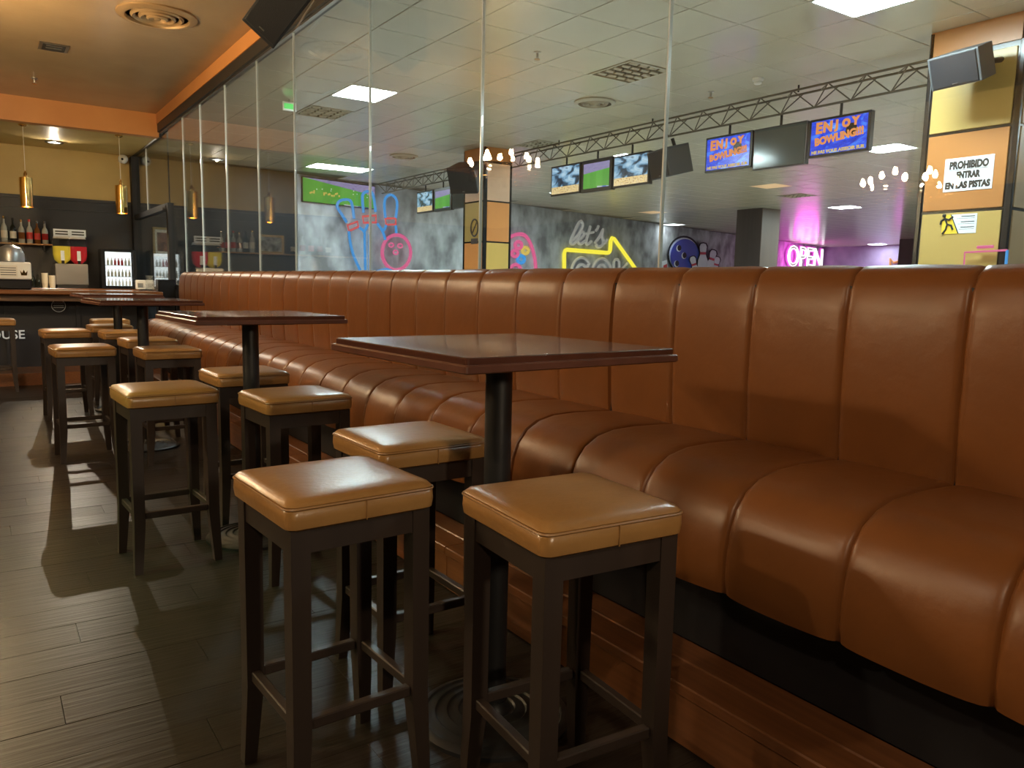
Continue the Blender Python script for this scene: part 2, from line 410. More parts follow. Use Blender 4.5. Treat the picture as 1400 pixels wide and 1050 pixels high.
for (i, j), n in special.items():
    x, y = cen(i, j); a, b = TW/2-.003, TH/2-.003
    if n == 'led':
        lab = LEDN.get((i, j), 'square ceiling light of the bowling hall outside the view')
        t = thing('ceiling_light', lab, 'light', (x, y, HZ), 0, 'square ceiling lights of the hall')
        mb = MB().frame(-a, -b, a, b, .018, -.004, .014)
        mb.build('frame', 'white_plastic', t)
        MB().box((-a+.018, -b+.018, .001), (a-.018, b-.018, .014)).build('diffuser', 'led_dim' if (i, j) == cell(19.1, 18.4) else 'led_mid' if j == cell(5, 14.1)[1] and i < 5 else 'led', t)
    elif n == 'grid':
        t = thing('louvre_grille', gridn[(i, j)], 'vent', (x, y, HZ))
        MB().box((-a, -b, .010), (a, b, .014)).build('backing', 'vent_dark', t)
        mb = MB().frame(-a, -b, a, b, .03, -.006, .010)
        mb.build('frame', 'vent_metal', t)
        cell_m = None
        for u in range(4):
            for v in range(5):
                px = -a+.03+(2*a-.06)*(u+.5)/4; py = -b+.03+(2*b-.06)*(v+.5)/5
                if cell_m is None:
                    hx, hy = (2*a-.06)/8-.012, (2*b-.06)/10-.010
                    k = MB(); k.loft([[(-hx, -hy, .009), (hx, -hy, .009), (hx, hy, .009), (-hx, hy, .009)],
                                      [(-hx, -hy, -.004), (hx, -hy, -.004), (hx, -hy*.3, -.014), (-hx, -hy*.3, -.014)]])
                    cell_m = k.build('louvre', 'vent_metal', t, loc=(px, py, 0))
                else: inst(cell_m, 'louvre', t, (px, py, 0))
    else:
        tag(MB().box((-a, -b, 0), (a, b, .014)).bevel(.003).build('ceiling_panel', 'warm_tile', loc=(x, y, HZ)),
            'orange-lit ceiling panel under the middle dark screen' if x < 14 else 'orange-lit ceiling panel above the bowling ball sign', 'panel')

def round_vent(x, y, z, r, lab, mt):
    t = thing('round_vent', lab, 'vent', (x, y, z))
    MB().lathe([(r, 0), (r, -.012), (r*.86, -.03), (r*.80, -.028), (r*.78, -.004), (r*.78, 0)], 32, None).build('rim', mt, t, True)
    for k, q in enumerate((.66, .46, .27)):
        MB().lathe([(q*r, -.004), (q*r, -.018-.006*k), (q*r-.05*r, -.030-.006*k), (q*r-.13*r, -.012), (q*r-.13*r, -.004)], 28).build('cone_ring', mt, t, True)
    MB().lathe([(.07*r, -.002), (.09*r, -.034), (.04*r, -.042)], 14).build('hub', mt, t, True)
round_vent(5.92, 7.08, HZ-.001, .235, 'round ceiling diffuser between the grille and the screens, seen through the glass', 'vent_metal')
round_vent(5.96, 12.0, HZ-.001, .235, 'far round ceiling diffuser left of the chandelier', 'vent_metal')
M['brass_dull'] = mat('brass_dull', (.42, .27, .13), .45, metal=.5)
round_vent(1.43, 7.72, BCZ-.001, .33, 'large round brass-coloured diffuser in the bar ceiling beside the black speaker', 'brass_dull')
# square speaker grille and sprinklers in the bar ceiling
t = thing('ceiling_grille', 'small square black grille in the golden bar ceiling', 'vent', (.76, 9.4, BCZ))
MB().box((-.13, -.15, -.012), (.13, .15, -.001)).bevel(.004).build('frame', 'steel', t)
MB().box((-.10, -.12, -.016), (.10, .12, -.011)).build('grille', 'vent_dark', t)
for k in (-1, 1): MB().box((-.07, -.045+k*.045, -.02), (.07, -.025+k*.045, -.015)).build('slat', 'steel', t)
def sprinkler(x, y, z, lab):
    t = thing('sprinkler', lab, 'sprinkler', (x, y, z))
    MB().lathe([(.035, -.001), (.035, -.006), (.012, -.012), (.010, -.05)], 12).build('body', 'steel', t)
    MB().lathe([(.026, -.062), (.026, -.066)], 10).build('deflector', 'brass', t)
    MB().rod((.014, 0, -.045), (.014, 0, -.063), .003, 5).rod((-.014, 0, -.045), (-.014, 0, -.063), .003, 5).build('frame', 'steel', t)
sprinkler(4.29, 5.96, HZ, 'small sprinkler in the hall ceiling above the nearer chandelier')
sprinkler(6.57, 5.94, HZ, 'small sprinkler in the hall ceiling left of the smoke detector')
sprinkler(11.4, 5.6, HZ, 'small far sprinkler beside the light near the column')
p = on_z(47, 107, BCZ); sprinkler(p.x, p.y, BCZ, 'brass sprinkler in the bar ceiling below the square grille')
t = thing('smoke_detector', 'white smoke detector on the hall ceiling above the blue screens', 'detector', (6.52, 5.29, HZ))
MB().lathe([(.055, -.001), (.055, -.02), (.045, -.03)], 18).build('base', 'white_plastic', t, True)
MB().lathe([(.036, -.03), (.04, -.05), (.03, -.058)], 18).build('head', 'white_plastic', t, True)
t = thing('reflected_exit_sign', 'small lit green exit sign, a reflection set under the hall ceiling', 'sign', (3.12, 9.27, HZ-.13))  # glass reflection of an exit sign, built as a solid sign here
MB().box((-.08, -.012, 0), (.08, .012, .10)).bevel(.004).build('housing', 'white_plastic', t)
MB().box((-.065, -.016, .02), (.065, -.012, .08)).build('light_panel', 'exit_green', t)
MB().rod((0, 0, .10), (0, 0, .13), .006).build('mount', 'steel', t)

# ------------------------------------------------------------------ truss and screens
TX = 7.05
t = thing('lighting_truss', 'long dark lattice truss carrying the screens under the hall ceiling', 'truss', (TX, 0, 0))
z1, z0 = CZ+2.03, CZ+1.845
for x, z in ((-.09, z1), (.09, z1), (0, z0)):
    MB().rod((x, 2.4, z), (x, 15.2, z), .012, 8).build('chord', 'truss', t)
bA = MB().rod((-.09, 0, z1), (0, .2, z0), .007, 6).build('brace', 'truss', t, loc=(0, 2.4, 0))
bB = MB().rod((-.09, .4, z1), (0, .2, z0), .007, 6).build('brace', 'truss', t, loc=(0, 2.4, 0))
cA = MB().rod((.09, 0, z1), (0, .2, z0), .007, 6).build('brace', 'truss', t, loc=(0, 2.4, 0))
bC = MB().rod((-.09, 0, z1), (.09, .2, z1), .006, 6).build('brace', 'truss', t, loc=(0, 2.4, 0))
for k in range(1, 32):
    for q in (bA, bB, cA, bC): inst(q, 'brace', t, (0, 2.4+.4*k, 0))
for y in (3.0, 5.2, 7.3, 9.2, 11.6): MB().rod((0, y, z1), (0, y, HZ), .01, 6).build('hanger', 'black_metal', t)

def node_screen(kind):
    m_ = bpy.data.materials.new('screen_'+kind); m_.use_nodes = True; nt = m_.node_tree; N = nt.nodes; L = nt.links
    b = N['Principled BSDF']; b.inputs['Base Color'].default_value = (.01, .01, .01, 1); b.inputs['Roughness'].default_value = .2
    tc = N.new('ShaderNodeTexCoord'); sp = N.new('ShaderNodeSeparateXYZ'); L.new(tc.outputs['UV'], sp.inputs[0])
    nz = N.new('ShaderNodeTexNoise'); L.new(tc.outputs['UV'], nz.inputs[0])
    def ramp(inp, stops, interp='LINEAR'):
        r = N.new('ShaderNodeValToRGB'); cr = r.color_ramp; cr.interpolation = interp
        while len(cr.elements) > 1: cr.elements.remove(cr.elements[-1])
        for k, (p, c) in enumerate(stops):
            e = cr.elements[0] if k == 0 else cr.elements.new(p)
            e.position = p; e.color = (*c, 1)
        L.new(inp, r.inputs[0]); return r.outputs[0]
    def mix(f, a, b_):
        x = N.new('ShaderNodeMix'); x.data_type = 'RGBA'; L.new(f, x.inputs[0]); L.new(a, x.inputs[6]); L.new(b_, x.inputs[7]); return x.outputs[2]
    def math_(op, a, v):
        n = N.new('ShaderNodeMath'); n.operation = op; L.new(a, n.inputs[0])
        if isinstance(v, (int, float)): n.inputs[1].default_value = v
        else: L.new(v, n.inputs[1])
        return n.outputs[0]
    if kind in ('pitch', 'pitch_far'):
        nz.inputs['Scale'].default_value = 30; nz.inputs['Detail'].default_value = 3
        green = ramp(sp.outputs[0], [(0, (.10, .36, .05)), (.25, (.12, .42, .06)), (.26, (.09, .34, .05)), (.5, (.10, .38, .05)), (.51, (.13, .44, .07)), (.75, (.11, .40, .06)), (.76, (.09, .35, .05))])
        crowd = ramp(nz.outputs[0], [(.35, (.10, .08, .22)), (.5, (.38, .34, .55)), (.62, (.22, .20, .45)), (.7, (.6, .3, .35))])
        # stands above a sloping line, boards below
        k = math_('MULTIPLY', sp.outputs[0], .42 if kind == 'pitch' else -.12); k = math_('ADD', k, sp.outputs[1])
        f = ramp(k, [(.0, (0, 0, 0)), (1.0 if kind == 'pitch' else .60, (1, 1, 1))], 'CONSTANT')
        col = mix(f, green, crowd)
        g = math_('MULTIPLY', sp.outputs[0], .10); g = math_('ADD', g, sp.outputs[1])
        f2 = ramp(g, [(0, (1, 1, 1)), (.10 if kind == 'pitch' else .12, (0, 0, 0))], 'CONSTANT')
        boards = ramp(sp.outputs[0], [(0, (.1, .38, .05)), (.55, (.5, .55, .6)), (.75, (.05, .1, .6)), (.9, (.4, .45, .8))], 'CONSTANT')
        col = mix(f2, col, boards); es = 1.0
    elif kind == 'enjoy':
        nz.inputs['Scale'].default_value = 4; nz.inputs['Detail'].default_value = 5; nz.inputs['Distortion'].default_value = 1.5
        col = ramp(nz.outputs[0], [(.3, (.005, .02, .35)), (.5, (.01, .06, .75)), (.62, (.05, .25, .95)), (.75, (.4, .75, 1))]); es = 1.2
    else:
        nz.inputs['Scale'].default_value = 3.2; nz.inputs['Detail'].default_value = 2.5; nz.inputs['Distortion'].default_value = .6
        col = ramp(nz.outputs[0], [(.30, (.008, .012, .02)), (.42, (.03, .07, .12)), (.5, (.22, .42, .62)), (.62, (.55, .75, .9)), (.7, (.12, .2, .3))])
        n2 = N.new('ShaderNodeTexNoise'); L.new(tc.outputs['UV'], n2.inputs[0]); n2.inputs['Scale'].default_value = 24
        gold = ramp(n2.outputs[0], [(.4, (.9, .62, .22)), (.52, (.95, .80, .5)), (.6, (.45, .25, .08))])
        f = ramp(sp.outputs[1], [(0, (1, 1, 1)), (.26, (0, 0, 0))], 'CONSTANT'); col = mix(f, col, gold); es = 1.0
    L.new(col, b.inputs['Emission Color']); b.inputs['Emission Strength'].default_value = es*.5
    return m_
SM = {k: node_screen(k) for k in ('pitch', 'pitch_far', 'enjoy', 'action')}
def quad_uv(name, P, m_, parent):     # P: bl, br, tr, tl
    me = bpy.data.meshes.new(name); me.from_pydata([tuple(p) for p in P], [], [(0, 1, 2, 3)]); uv = me.uv_layers.new()
    for k, c in enumerate(((0, 0), (1, 0), (1, 1), (0, 1))): uv.data[k].uv = c
    me.materials.append(m_); o = bpy.data.objects.new(name, me); C.objects.link(o); o.parent = parent; return o
ux = Vector((0, -1, 0))            # left-to-right along a screen seen from the bar
def truss_screen(ya, yb, zt, zb, kind, lab, group, bez=.025):
    t = thing('television', lab, 'screen', (TX, (ya+yb)/2, (zt+zb)/2), 0, group)
    hw, hh = (ya-yb)/2-.006, (zt-zb)/2
    MB().box((-.02, -hw, -hh), (.05, hw, hh)).bevel(.006).build('housing', 'screen_bezel', t)
    P = [Vector((-.0215, hw-bez, -hh+bez)), Vector((-.0215, -hw+bez, -hh+bez)), Vector((-.0215, -hw+bez, hh-bez)), Vector((-.0215, hw-bez, hh-bez))]
    if kind == 'off':
        MB().box((-.0215, -hw+.015, -hh+.015), (-.0195, hw-.015, hh-.015)).build('display', 'screen_off', t)
    else:
        quad_uv('display', P, SM[kind], t)
    MB().rod((0, 0, hh), (0, 0, z0-.013-(zt+zb)/2), .014, 8).build('mount_pole', 'black_metal', t)
    if kind == 'enjoy':
        for k, (ch, dz) in enumerate(zip('ENJOY', (0, .002, .012, .010, .018))):
            s_ = (.145, .135, .11, .10, .10)[k]
            text_mesh(ch, s_, 'letter', 'neon_orange', t, (-.024, hw*.66-hw*.30*k, hh*.47+dz), ux, (0, 0, 1), .001, .008)
        text_mesh('BOWLING!!!', .098, 'lettering', 'neon_orange', t, (-.024, -hw*.02, -hh*.10), (0, -1, .10), (0, .1, 1), .001, .006, fit=hw*1.6)
        text_mesh('NE PAS VOUS ASSEOIR SUR', .043, 'caption', 'neon_amber', t, (-.024, 0, -hh*.76), ux, (0, 0, 1), .001, .002, fit=hw*1.75)
        k = MB(); k.lathe([(.06, 0), (.06, .002)], 18, Matrix.Translation((-.0225, -hw*.42, hh*.18)) @ Matrix.Rotation(-PI/2, 4, 'Y')); k.build('ball_picture', 'black_gloss', t)
    return t
G1 = 'screens hung along the truss'
truss_screen(9.35, 8.66, CZ+1.735, CZ+1.31, 'action', 'hanging screen with blue sports picture, leftmost of the middle three', G1)
truss_screen(8.65, 8.00, CZ+1.735, CZ+1.30, 'pitch_far', 'hanging screen showing a green football pitch between two blue pictures in the middle three', G1, .05)
truss_screen(7.99, 7.30, CZ+1.72, CZ+1.31, 'action', 'hanging screen with blue sports picture, rightmost of the middle three beside the grey speaker', G1)
truss_screen(6.40, 5.73, CZ+1.735, CZ+1.34, 'enjoy', 'hanging blue ENJOY BOWLING screen left of the dark switched-off one', G1)
truss_screen(5.72, 5.05, CZ+1.73, CZ+1.30, 'off', 'hanging switched-off dark screen between the two blue ones', G1)
truss_screen(5.03, 4.36, CZ+1.72, CZ+1.345, 'enjoy', 'hanging blue ENJOY BOWLING screen right of the dark switched-off one', G1)
truss_screen(13.6, 12.95, CZ+1.73, CZ+1.33, 'action', 'far hanging screen with blue sports picture left of the column', G1)
truss_screen(12.92, 12.27, CZ+1.73, CZ+1.32, 'pitch_far', 'far hanging screen with green football pitch left of the column', G1, .05)
truss_screen(12.25, 11.6, CZ+1.74, CZ+1.33, 'off', 'far hanging dark screen touching the column edge', G1)

# wide screen with football on the hall wall, up against the ceiling
a, b = on_hall(413.7, 275.5, .06), on_hall(513, 286, .06)
zb, zt = (a.z+b.z)/2, CZ+2.07
t = thing('television', 'wide wall screen with a football match and purple stands above the blue neon pins', 'screen', ((a.x+b.x)/2, (a.y+b.y)/2, (zb+zt)/2), math.atan(HS))
hw, hh = (b-a).dot(HD)/2, (zt-zb)/2
MB().box((-hw, .0, -hh), (hw, .055, hh)).bevel(.008).build('housing', 'screen_bezel', t)
quad_uv('display', [(-hw+.012, -.002, -hh+.012), (hw-.012, -.002, -hh+.012), (hw-.012, -.002, hh-.012), (-hw+.012, -.002, hh-.012)], SM['pitch'], t)
mb = MB()
for k in range(14): mb.sphere((random.choice((-1, 1))*0+random.uniform(-.9, .05)*hw, -.004, random.uniform(-.35, -.05)*hh), .022, 6)
mb.build('players', 'neon_amber', t, kind='stuff')
mb = MB()
for k in range(9): mb.sphere((random.uniform(-.8, .8)*hw, -.004, random.uniform(-.1, .35)*hh), .014, 6)
mb.build('players', 'neon_white', t, kind='stuff')

# ------------------------------------------------------------------ columns with coloured panels
ZS = [.067, .687, 1.307, 1.927, 2.547, 3.13]
def column(name, x0, x1, y0, y1, left, right, lab):
    t = thing(name, lab, 'column', (x0, y0, 0))
    X, Y = x1-x0, y1-y0
    MB().box((0, 0, 0), (X, Y, HZ-.002)).build('core', 'black_gloss', t)
    for k in range(5):
        MB().box((-.012, .045, ZS[k]+.012), (0, Y-.045, ZS[k+1]-.012)).bevel(.003).build('panel', left[k], t)
        MB().box((.045, -.012, ZS[k]+.012), (X-.045, 0, ZS[k+1]-.012)).bevel(.003).build('panel', right[k], t)
    MB().box((-.012, .0, 3.16), (0, Y, HZ-.004)).build('panel', 'orange_panel', t)
    MB().box((0, -.012, 3.16), (X, 0, HZ-.004)).build('panel', 'orange_panel', t)
    for (x, y) in ((-.012, -.012), (-.012, Y-.03)):
        MB().box((x, y, 0), (x+.042, y+.042, HZ-.004)).bevel(.008, 2).build('corner_trim', 'black_gloss', t)
    return t
Yp, Op, Pp = 'yellow_panel', 'orange_panel', 'pale_panel'
M['orange_lit'] = mat('orange_lit', (.80, .33, .10), .35); M['yellow_lit'] = mat('yellow_lit', (.80, .54, .15), .35); M['pale_lit'] = mat('pale_lit', (.80, .52, .36), .35)  # lightened panel copies: light on the left column is put into the colour
Yl, Ol, Pl = 'yellow_lit', 'orange_lit', 'pale_lit'
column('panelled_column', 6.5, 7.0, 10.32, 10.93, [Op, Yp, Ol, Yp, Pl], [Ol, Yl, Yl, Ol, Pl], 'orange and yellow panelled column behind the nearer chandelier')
column('panelled_column', 6.5, 6.94, 2.85, 3.55, [Op, Yp, Yp, Op, Yp], [Op, Pp, Pp, Pp, Pp], 'yellow and orange panelled column at right with the white notice')
def plain_column(x0, x1, y0, y1, lab):
    t = thing('brown_column', lab, 'column', (x0, y0, 0))
    MB().box((0, 0, 0), (x1-x0, y1-y0, HZ-.002)).build('shaft', 'brown_panel', t)
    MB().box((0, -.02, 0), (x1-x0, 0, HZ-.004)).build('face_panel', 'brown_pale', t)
plain_column(16.55, 17.25, 13.05, 13.85, 'brown wood-clad column left of the pink OPEN sign')
p = on_z(1230, 327, HZ); q = on_z(1250, 329, HZ)
plain_column(p.x, p.x+1.0, p.y-1.0, p.y, 'far dark brown column just left of the yellow column')

# notices on the right-hand column
FX = 6.5-.013
def plate(name, P, m_, parent, th=.004):
    k = MB(); k.loft([P, [p+Vector((-th, 0, 0)) for p in P]]); return k.build(name, m_, parent)
def col_pt(px, py, off=0): return on_x(px, py, FX-off)
a, b = col_pt(1289, 264), col_pt(1361, 206.5)
yl, yr, zb, zt = a.y, b.y, a.z+.005, b.z-.02
cy, cz = (yl+yr)/2, (zb+zt)/2; W_, H_ = yl-yr, zt-zb
t = thing('notice', 'white notice reading PROHIBIDO ENTRAR EN LAS PISTAS on the orange panel', 'sign', (FX, cy, cz))
MB().box((-.004, -W_/2, -H_/2), (0, W_/2, H_/2)).bevel(.001).build('plate', 'white_print', t)
for s_, dz, sz, fw_ in (('PROHIBIDO', H_*.27, H_*.30, .80), ('ENTRAR', -H_*.03, H_*.27, .49), ('EN LAS PISTAS', -H_*.33, H_*.26, .92)):
    text_mesh(s_, sz, 'lettering', 'black_print', t, (-.0055, 0, dz), ux, (0, 0, 1), .0005, .0048, fit=W_*fw_)
MB().box((-.0055, -W_*.40, H_*.135), (-.004, W_*.40, H_*.145)).build('underline', 'black_print', t)
a, b = col_pt(1287, 321), col_pt(1337, 287)
cy, cz = (a.y+b.y)/2, (a.z+b.z)/2; W_, H_ = a.y-b.y, b.z-a.z-.03
t = thing('warning_sign', 'yellow and white slip warning sign under the white notice', 'sign', (FX, cy, cz-.01))
MB().box((-.003, -W_/2, -H_/2), (0, W_/2, H_/2)).build('plate', 'white_print', t)
MB().prism([(-W_/2, -H_/2), (0, -H_/2), (-W_*.26, H_/2), (-W_/2, H_/2)], (-.003, 0, 0), (0, -1, 0), (0, 0, 1), (-1, 0, 0), .0015).build('yellow_field', 'warn_yellow', t)
MB().tube([(-.005, W_*.255, H_/2), (-.005, 0, -H_/2)], .004, 5).build('dividing_line', 'black_print', t)
mb = MB(); g = lambda x, y: (-.006, W_*.30-x, y)
mb.sphere(g(-.04, .07), .016, 8)
for pts in ([(-.035, .055), (-.012, .0)], [(-.03, .045), (.0, .035), (.03, .06)], [(-.035, .045), (-.06, .03), (-.065, -.0)], [(-.012, 0), (.02, -.01), (.035, -.045)], [(-.012, 0), (-.02, -.04), (-.045, -.075)]):
    mb.tube([g(*q) for q in pts], .008, 5)
mb.build('slipping_figure', 'black_print', t)
for k in range(3):
    MB().box((-.0042, -W_*.44, H_*(.36-.28*k)), (-.003, -W_*.05-W_*.05*k*0, H_*(.40-.28*k))).build('print_line', 'black_print', t)
    MB().box((-.0042, -W_*.44, H_*(.27-.28*k)), (-.003, W_*(.08-.04*k), H_*(.285-.28*k))).build('print_line', 'black_print', t)
a = on_x(649, 315, FX)
t = thing('no_smoking_sign', 'small dark no smoking sign on the yellow panel of the left column', 'sign', (FX, a.y, a.z))
mb = MB(); mb.tube([(-.006, .105*math.cos(x*PI/10), .04+.13*math.sin(x*PI/10)) for x in range(20)], .014, 5, True); mb.rod((-.006, -.07, .13), (-.006, .07, -.05), .012, 5)
mb.build('ring', 'brown_panel', t)
MB().box((-.006, -.10, -.21), (0, .10, -.125)).build('caption_plate', 'brown_panel', t)
# reflected outline, built as glowing tubes before the right column's lower panel
P = [on_x(x, y, 6.44) for x, y in ((1317, 376), (1319, 345), (1377, 342), (1374, 376))]
t = thing('reflected_frame', 'thin glowing pink and blue outline reflected low over the yellow column', 'light', (6.44, (P[0].y+P[2].y)/2, P[0].z))
o = Vector(t.location)
MB().tube([p-o for p in P[:3]], .008, 6).build('pink_tube', 'neon_pink', t)
MB().tube([p-o for p in P[2:]], .010, 6).build('blue_tube', 'neon_blue', t)
a, b = on_x(1336, 338, 6.44), on_x(1358, 337, 6.44); MB().tube([a-o, b-o], .012, 6).build('short_tube', 'neon_pink', t)

# ------------------------------------------------------------------ neon signs on the hall wall
OFFN = .05
def neon(parent, name, pts, m_, r=.03, close=False, off=None):
    off = OFFN if off is None else off; o = Vector(parent.location); return MB().tube([on_hall(x, y, off)-o for x, y in pts], r, 6, close).build(name, m_, parent, True)
def ell(cx, cy, rx, ry, n=24, a0=0, a1=360):
    k = n if a1-a0 >= 360 else n+1
    return [(cx+rx*math.cos(math.radians(a0+(a1-a0)*i/n)), cy+ry*math.sin(math.radians(a0+(a1-a0)*i/n))) for i in range(k)]
def smooth(pts, k=3):
    P = [Vector((x, y)) for x, y in pts]; out = []
    for i in range(len(P)-1):
        p0, p1, p2, p3 = P[max(i-1, 0)], P[i], P[i+1], P[min(i+2, len(P)-1)]
        for j in range(k):
            t_ = j/k
            q = .5*((2*p1)+(p2-p0)*t_+(2*p0-5*p1+4*p2-p3)*t_*t_+(3*p1-p0-3*p2+p3)*t_**3); out.append((q.x, q.y))
    out.append((P[-1].x, P[-1].y)); return out
OFFN = .16
t = thing('neon_sign', 'blue neon bowling pins with pink bands and a pink neon ball on the grey wall', 'neon sign', on_hall(505, 372))
lp = t
neon(t, 'pin_tube', smooth([(474, 304), (466, 291), (461, 283), (463, 276), (470, 273), (478.6, 274), (482, 283), (484, 299)]), 'neon_blue')
neon(t, 'pin_tube', smooth([(477, 316), (478.6, 330), (483, 348), (493, 371)]), 'neon_blue')
neon(t, 'pin_tube', smooth([(491, 311), (498, 317), (498.6, 330), (499.5, 371)]), 'neon_blue')
neon(t, 'pin_tube', smooth([(503, 307), (498, 317)]), 'neon_blue')
neon(t, 'pin_tube', smooth([(497, 291), (495.5, 273), (496.5, 265), (503, 261.5), (510, 266), (513.5, 290)]), 'neon_blue')
neon(t, 'pin_tube', smooth([(516, 306), (523, 316), (527, 328)]), 'neon_blue'); neon(t, 'pin_tube', [(505.5, 320), (505.5, 371)], 'neon_blue')
neon(t, 'pin_tube', smooth([(527, 298), (525.5, 281), (527, 271), (533.6, 266), (541, 271), (543, 281), (541, 298.6)]), 'neon_blue')
neon(t, 'pin_tube', smooth([(541, 308), (542, 319)]), 'neon_blue'); neon(t, 'pin_tube', smooth([(528, 308), (524, 315), (517, 307)]), 'neon_blue')
neon(t, 'pin_tube', smooth([(515, 371), (530, 368), (545, 371)]), 'neon_blue')
for q in ([(475, 308), (488.6, 303), (490, 310), (477, 316)], [(495.7, 296), (514, 294.5), (514, 304), (497, 304.5)], [(526.5, 298.6), (541, 298.6), (541, 307), (528, 307)]):
    neon(t, 'band_tube', q, 'neon_red', .025, True)
neon(t, 'ball_tube', ell(542, 345, 19.5, 24), 'neon_pink', .04, True)
for q in ((535, 335), (547, 336)): neon(t, 'finger_hole_tube', ell(*q, 3.2, 2.6, 12), 'neon_pink', .02, True)
neon(t, 'finger_hole_tube', ell(541, 345, 3.2, 2.8, 12), 'neon_pink', .02, True)
OFFN = .05
t = thing('neon_sign', 'pink neon game controller with coloured ring buttons beside the left column', 'neon sign', on_hall(712, 372))
neon(t, 'outline_tube', smooth([(688, 335), (698, 324), (711, 320), (720, 324), (727, 337), (731.5, 355), (733, 374)]), 'neon_pink', .05)
for x, y, r_, m_ in ((709, 335, 4.6, 'pink'), (718.5, 342.5, 4.2, 'amber'), (704, 346.5, 4.2, 'pink'), (712.5, 354.5, 4.8, 'blue'), (705, 369, 7, 'pink')):
    neon(t, 'button_tube', ell(x, y, r_, r_*1.05, 14), 'neon_'+m_, .045, True)
t = thing('neon_sign', 'white script let\'s above a yellow neon arrow framing white double-outlined letters', 'neon sign', on_hall(800, 372))
cv = lambda L_: [(680+x/7, 260+y/7) for x, y in L_]
neon(t, 'script_letter', smooth(cv([(700, 490), (765, 440), (815, 345), (800, 296), (765, 340), (715, 450), (700, 500), (722, 518), (765, 485)])), 'neon_white', .045)
neon(t, 'script_letter', smooth(cv([(765, 485), (810, 455), (832, 420), (812, 398), (782, 430), (772, 490), (795, 516), (840, 485)])), 'neon_white', .045)
neon(t, 'script_letter', smooth(cv([(890, 345), (868, 420), (850, 490), (860, 522), (900, 490)])), 'neon_white', .045)
neon(t, 'script_letter', cv([(835, 418), (922, 402)]), 'neon_white', .04)
neon(t, 'script_letter', smooth(cv([(968, 340), (958, 368), (942, 388)])), 'neon_white', .04)
neon(t, 'script_letter', smooth(cv([(935, 505), (975, 450), (1012, 375), (1000, 440), (1018, 490), (1000, 530), (962, 545), (945, 520)])), 'neon_white', .045)
neon(t, 'script_letter', smooth(cv([(1012, 515), (1035, 500), (1052, 470)])), 'neon_white', .04)
neon(t, 'arrow_tube', cv([(640, 1050), (640, 610), (648, 580), (665, 570), (1050, 600), (1070, 595), (1080, 575), (1085, 485), (1098, 458), (1118, 466), (1400, 860), (1405, 880), (1120, 1260), (1095, 1260), (1085, 1090), (660, 1080)]), 'neon_yellow', .06, True)
neon(t, 'letter_outline', cv(ell(805, 810, 100, 165, 22, 45, 320)), 'neon_white', .045)
neon(t, 'letter_outline', cv(ell(805, 810, 55, 100, 22, 40, 325)), 'neon_white', .045)
neon(t, 'letter_outline', cv([(882, 700), (850, 745)]), 'neon_white', .045)
neon(t, 'letter_outline', cv(ell(1000, 810, 95, 155, 24)), 'neon_white', .045, True)
neon(t, 'letter_outline', cv(ell(1000, 810, 50, 95, 24)), 'neon_white', .045, True)
neon(t, 'letter_outline', cv([(1115, 950), (1115, 685), (1128, 664), (1152, 664), (1165, 685), (1165, 950)]), 'neon_white', .045, True)
neon(t, 'letter_outline', cv([(1245, 700), (1185, 760), (1250, 940)]), 'neon_white', .045)
# painted cut-out of ball and pins
t = thing('wall_emblem', 'painted cut-out of a blue bowling ball with white pins on the grey wall', 'sign', on_hall(945, 372))
def cut(name, pts, m_, o0, o1):
    o = Vector(t.location); MB().loft([[on_hall(x, y, o0)-o for x, y in pts], [on_hall(x, y, o1)-o for x, y in pts]]).build(name, m_, t)
s7 = lambda L_: [(880+x/7, 260+y/7) for x, y in L_]
cut('outline', s7(ell(385, 620, 158, 185, 32)), 'black_print', .01, .05)
cut('highlight', s7(ell(385, 622, 142, 168, 32)), 'white_print', .05, .06)
M['ball_blue'] = mat('ball_blue', (.05, .09, .52), .4)
cut('ball', s7(ell(395, 632, 138, 165, 32)), 'ball_blue', .06, .10)
for x, y in ((340, 555), (390, 625), (318, 703)):
    cut('finger_hole_rim', s7(ell(x-4, y+2, 24, 32, 14)), 'white_print', .10, .106)
    cut('finger_hole', s7(ell(x+2, y-2, 19, 28, 14)), 'black_print', .106, .112)
def pin(cx, cy, s_, tilt):
    half = [(0, -1.0), (.2, -.95), (.30, -.75), (.27, -.5), (.21, -.28), (.26, -.1), (.40, .25), (.42, .6), (.34, 1.0)]
    pts = half+[(-x, y) for x, y in half[::-1] if x > 0]
    ca, sa = math.cos(tilt), math.sin(tilt)
    R_ = lambda L_, k: s7([(cx+s_*(x*k*ca-y*sa), cy+s_*1.15*(x*k*sa+y*ca)) for x, y in L_])
    cut('pin_outline', R_([(x*1.3, y*1.06-.02) for x, y in pts], 1), 'black_print', .11, .12)
    cut('pin', R_(pts, 1), 'white_print', .12, .16)
    cut('pin_band', R_([(-.25, -.36), (.25, -.36), (.24, -.18), (-.24, -.18)], 1), 'red_print', .16, .168)
pin(568, 640, 115, .03); pin(645, 690, 105, .28); pin(690, 740, 90, .22); pin(490, 740, 95, -.28)
cut('sign_corner', s7([(165, 685), (225, 665), (232, 900), (165, 900)]), 'white_print', .01, .04)
cut('sign_corner_inner', s7([(190, 720), (225, 705), (228, 900), (190, 900)]), 'red_print', .04, .05)
t = thing('neon_sign', 'glowing white OPEN sign with pink halo on the far wall', 'neon sign', on_hall(1099.5, 353.5))
o = Vector(t.location)
text_mesh('OPEN', 1.25, 'letter_tubes', 'neon_bright', t, HN*.08, HD, (0, 0, 1), outline=.028, fit=4.0)
text_mesh('OPEN', 1.25, 'letter_face', 'brown_panel', t, HN*.055, HD, (0, 0, 1), .005, .0, fit=3.95)
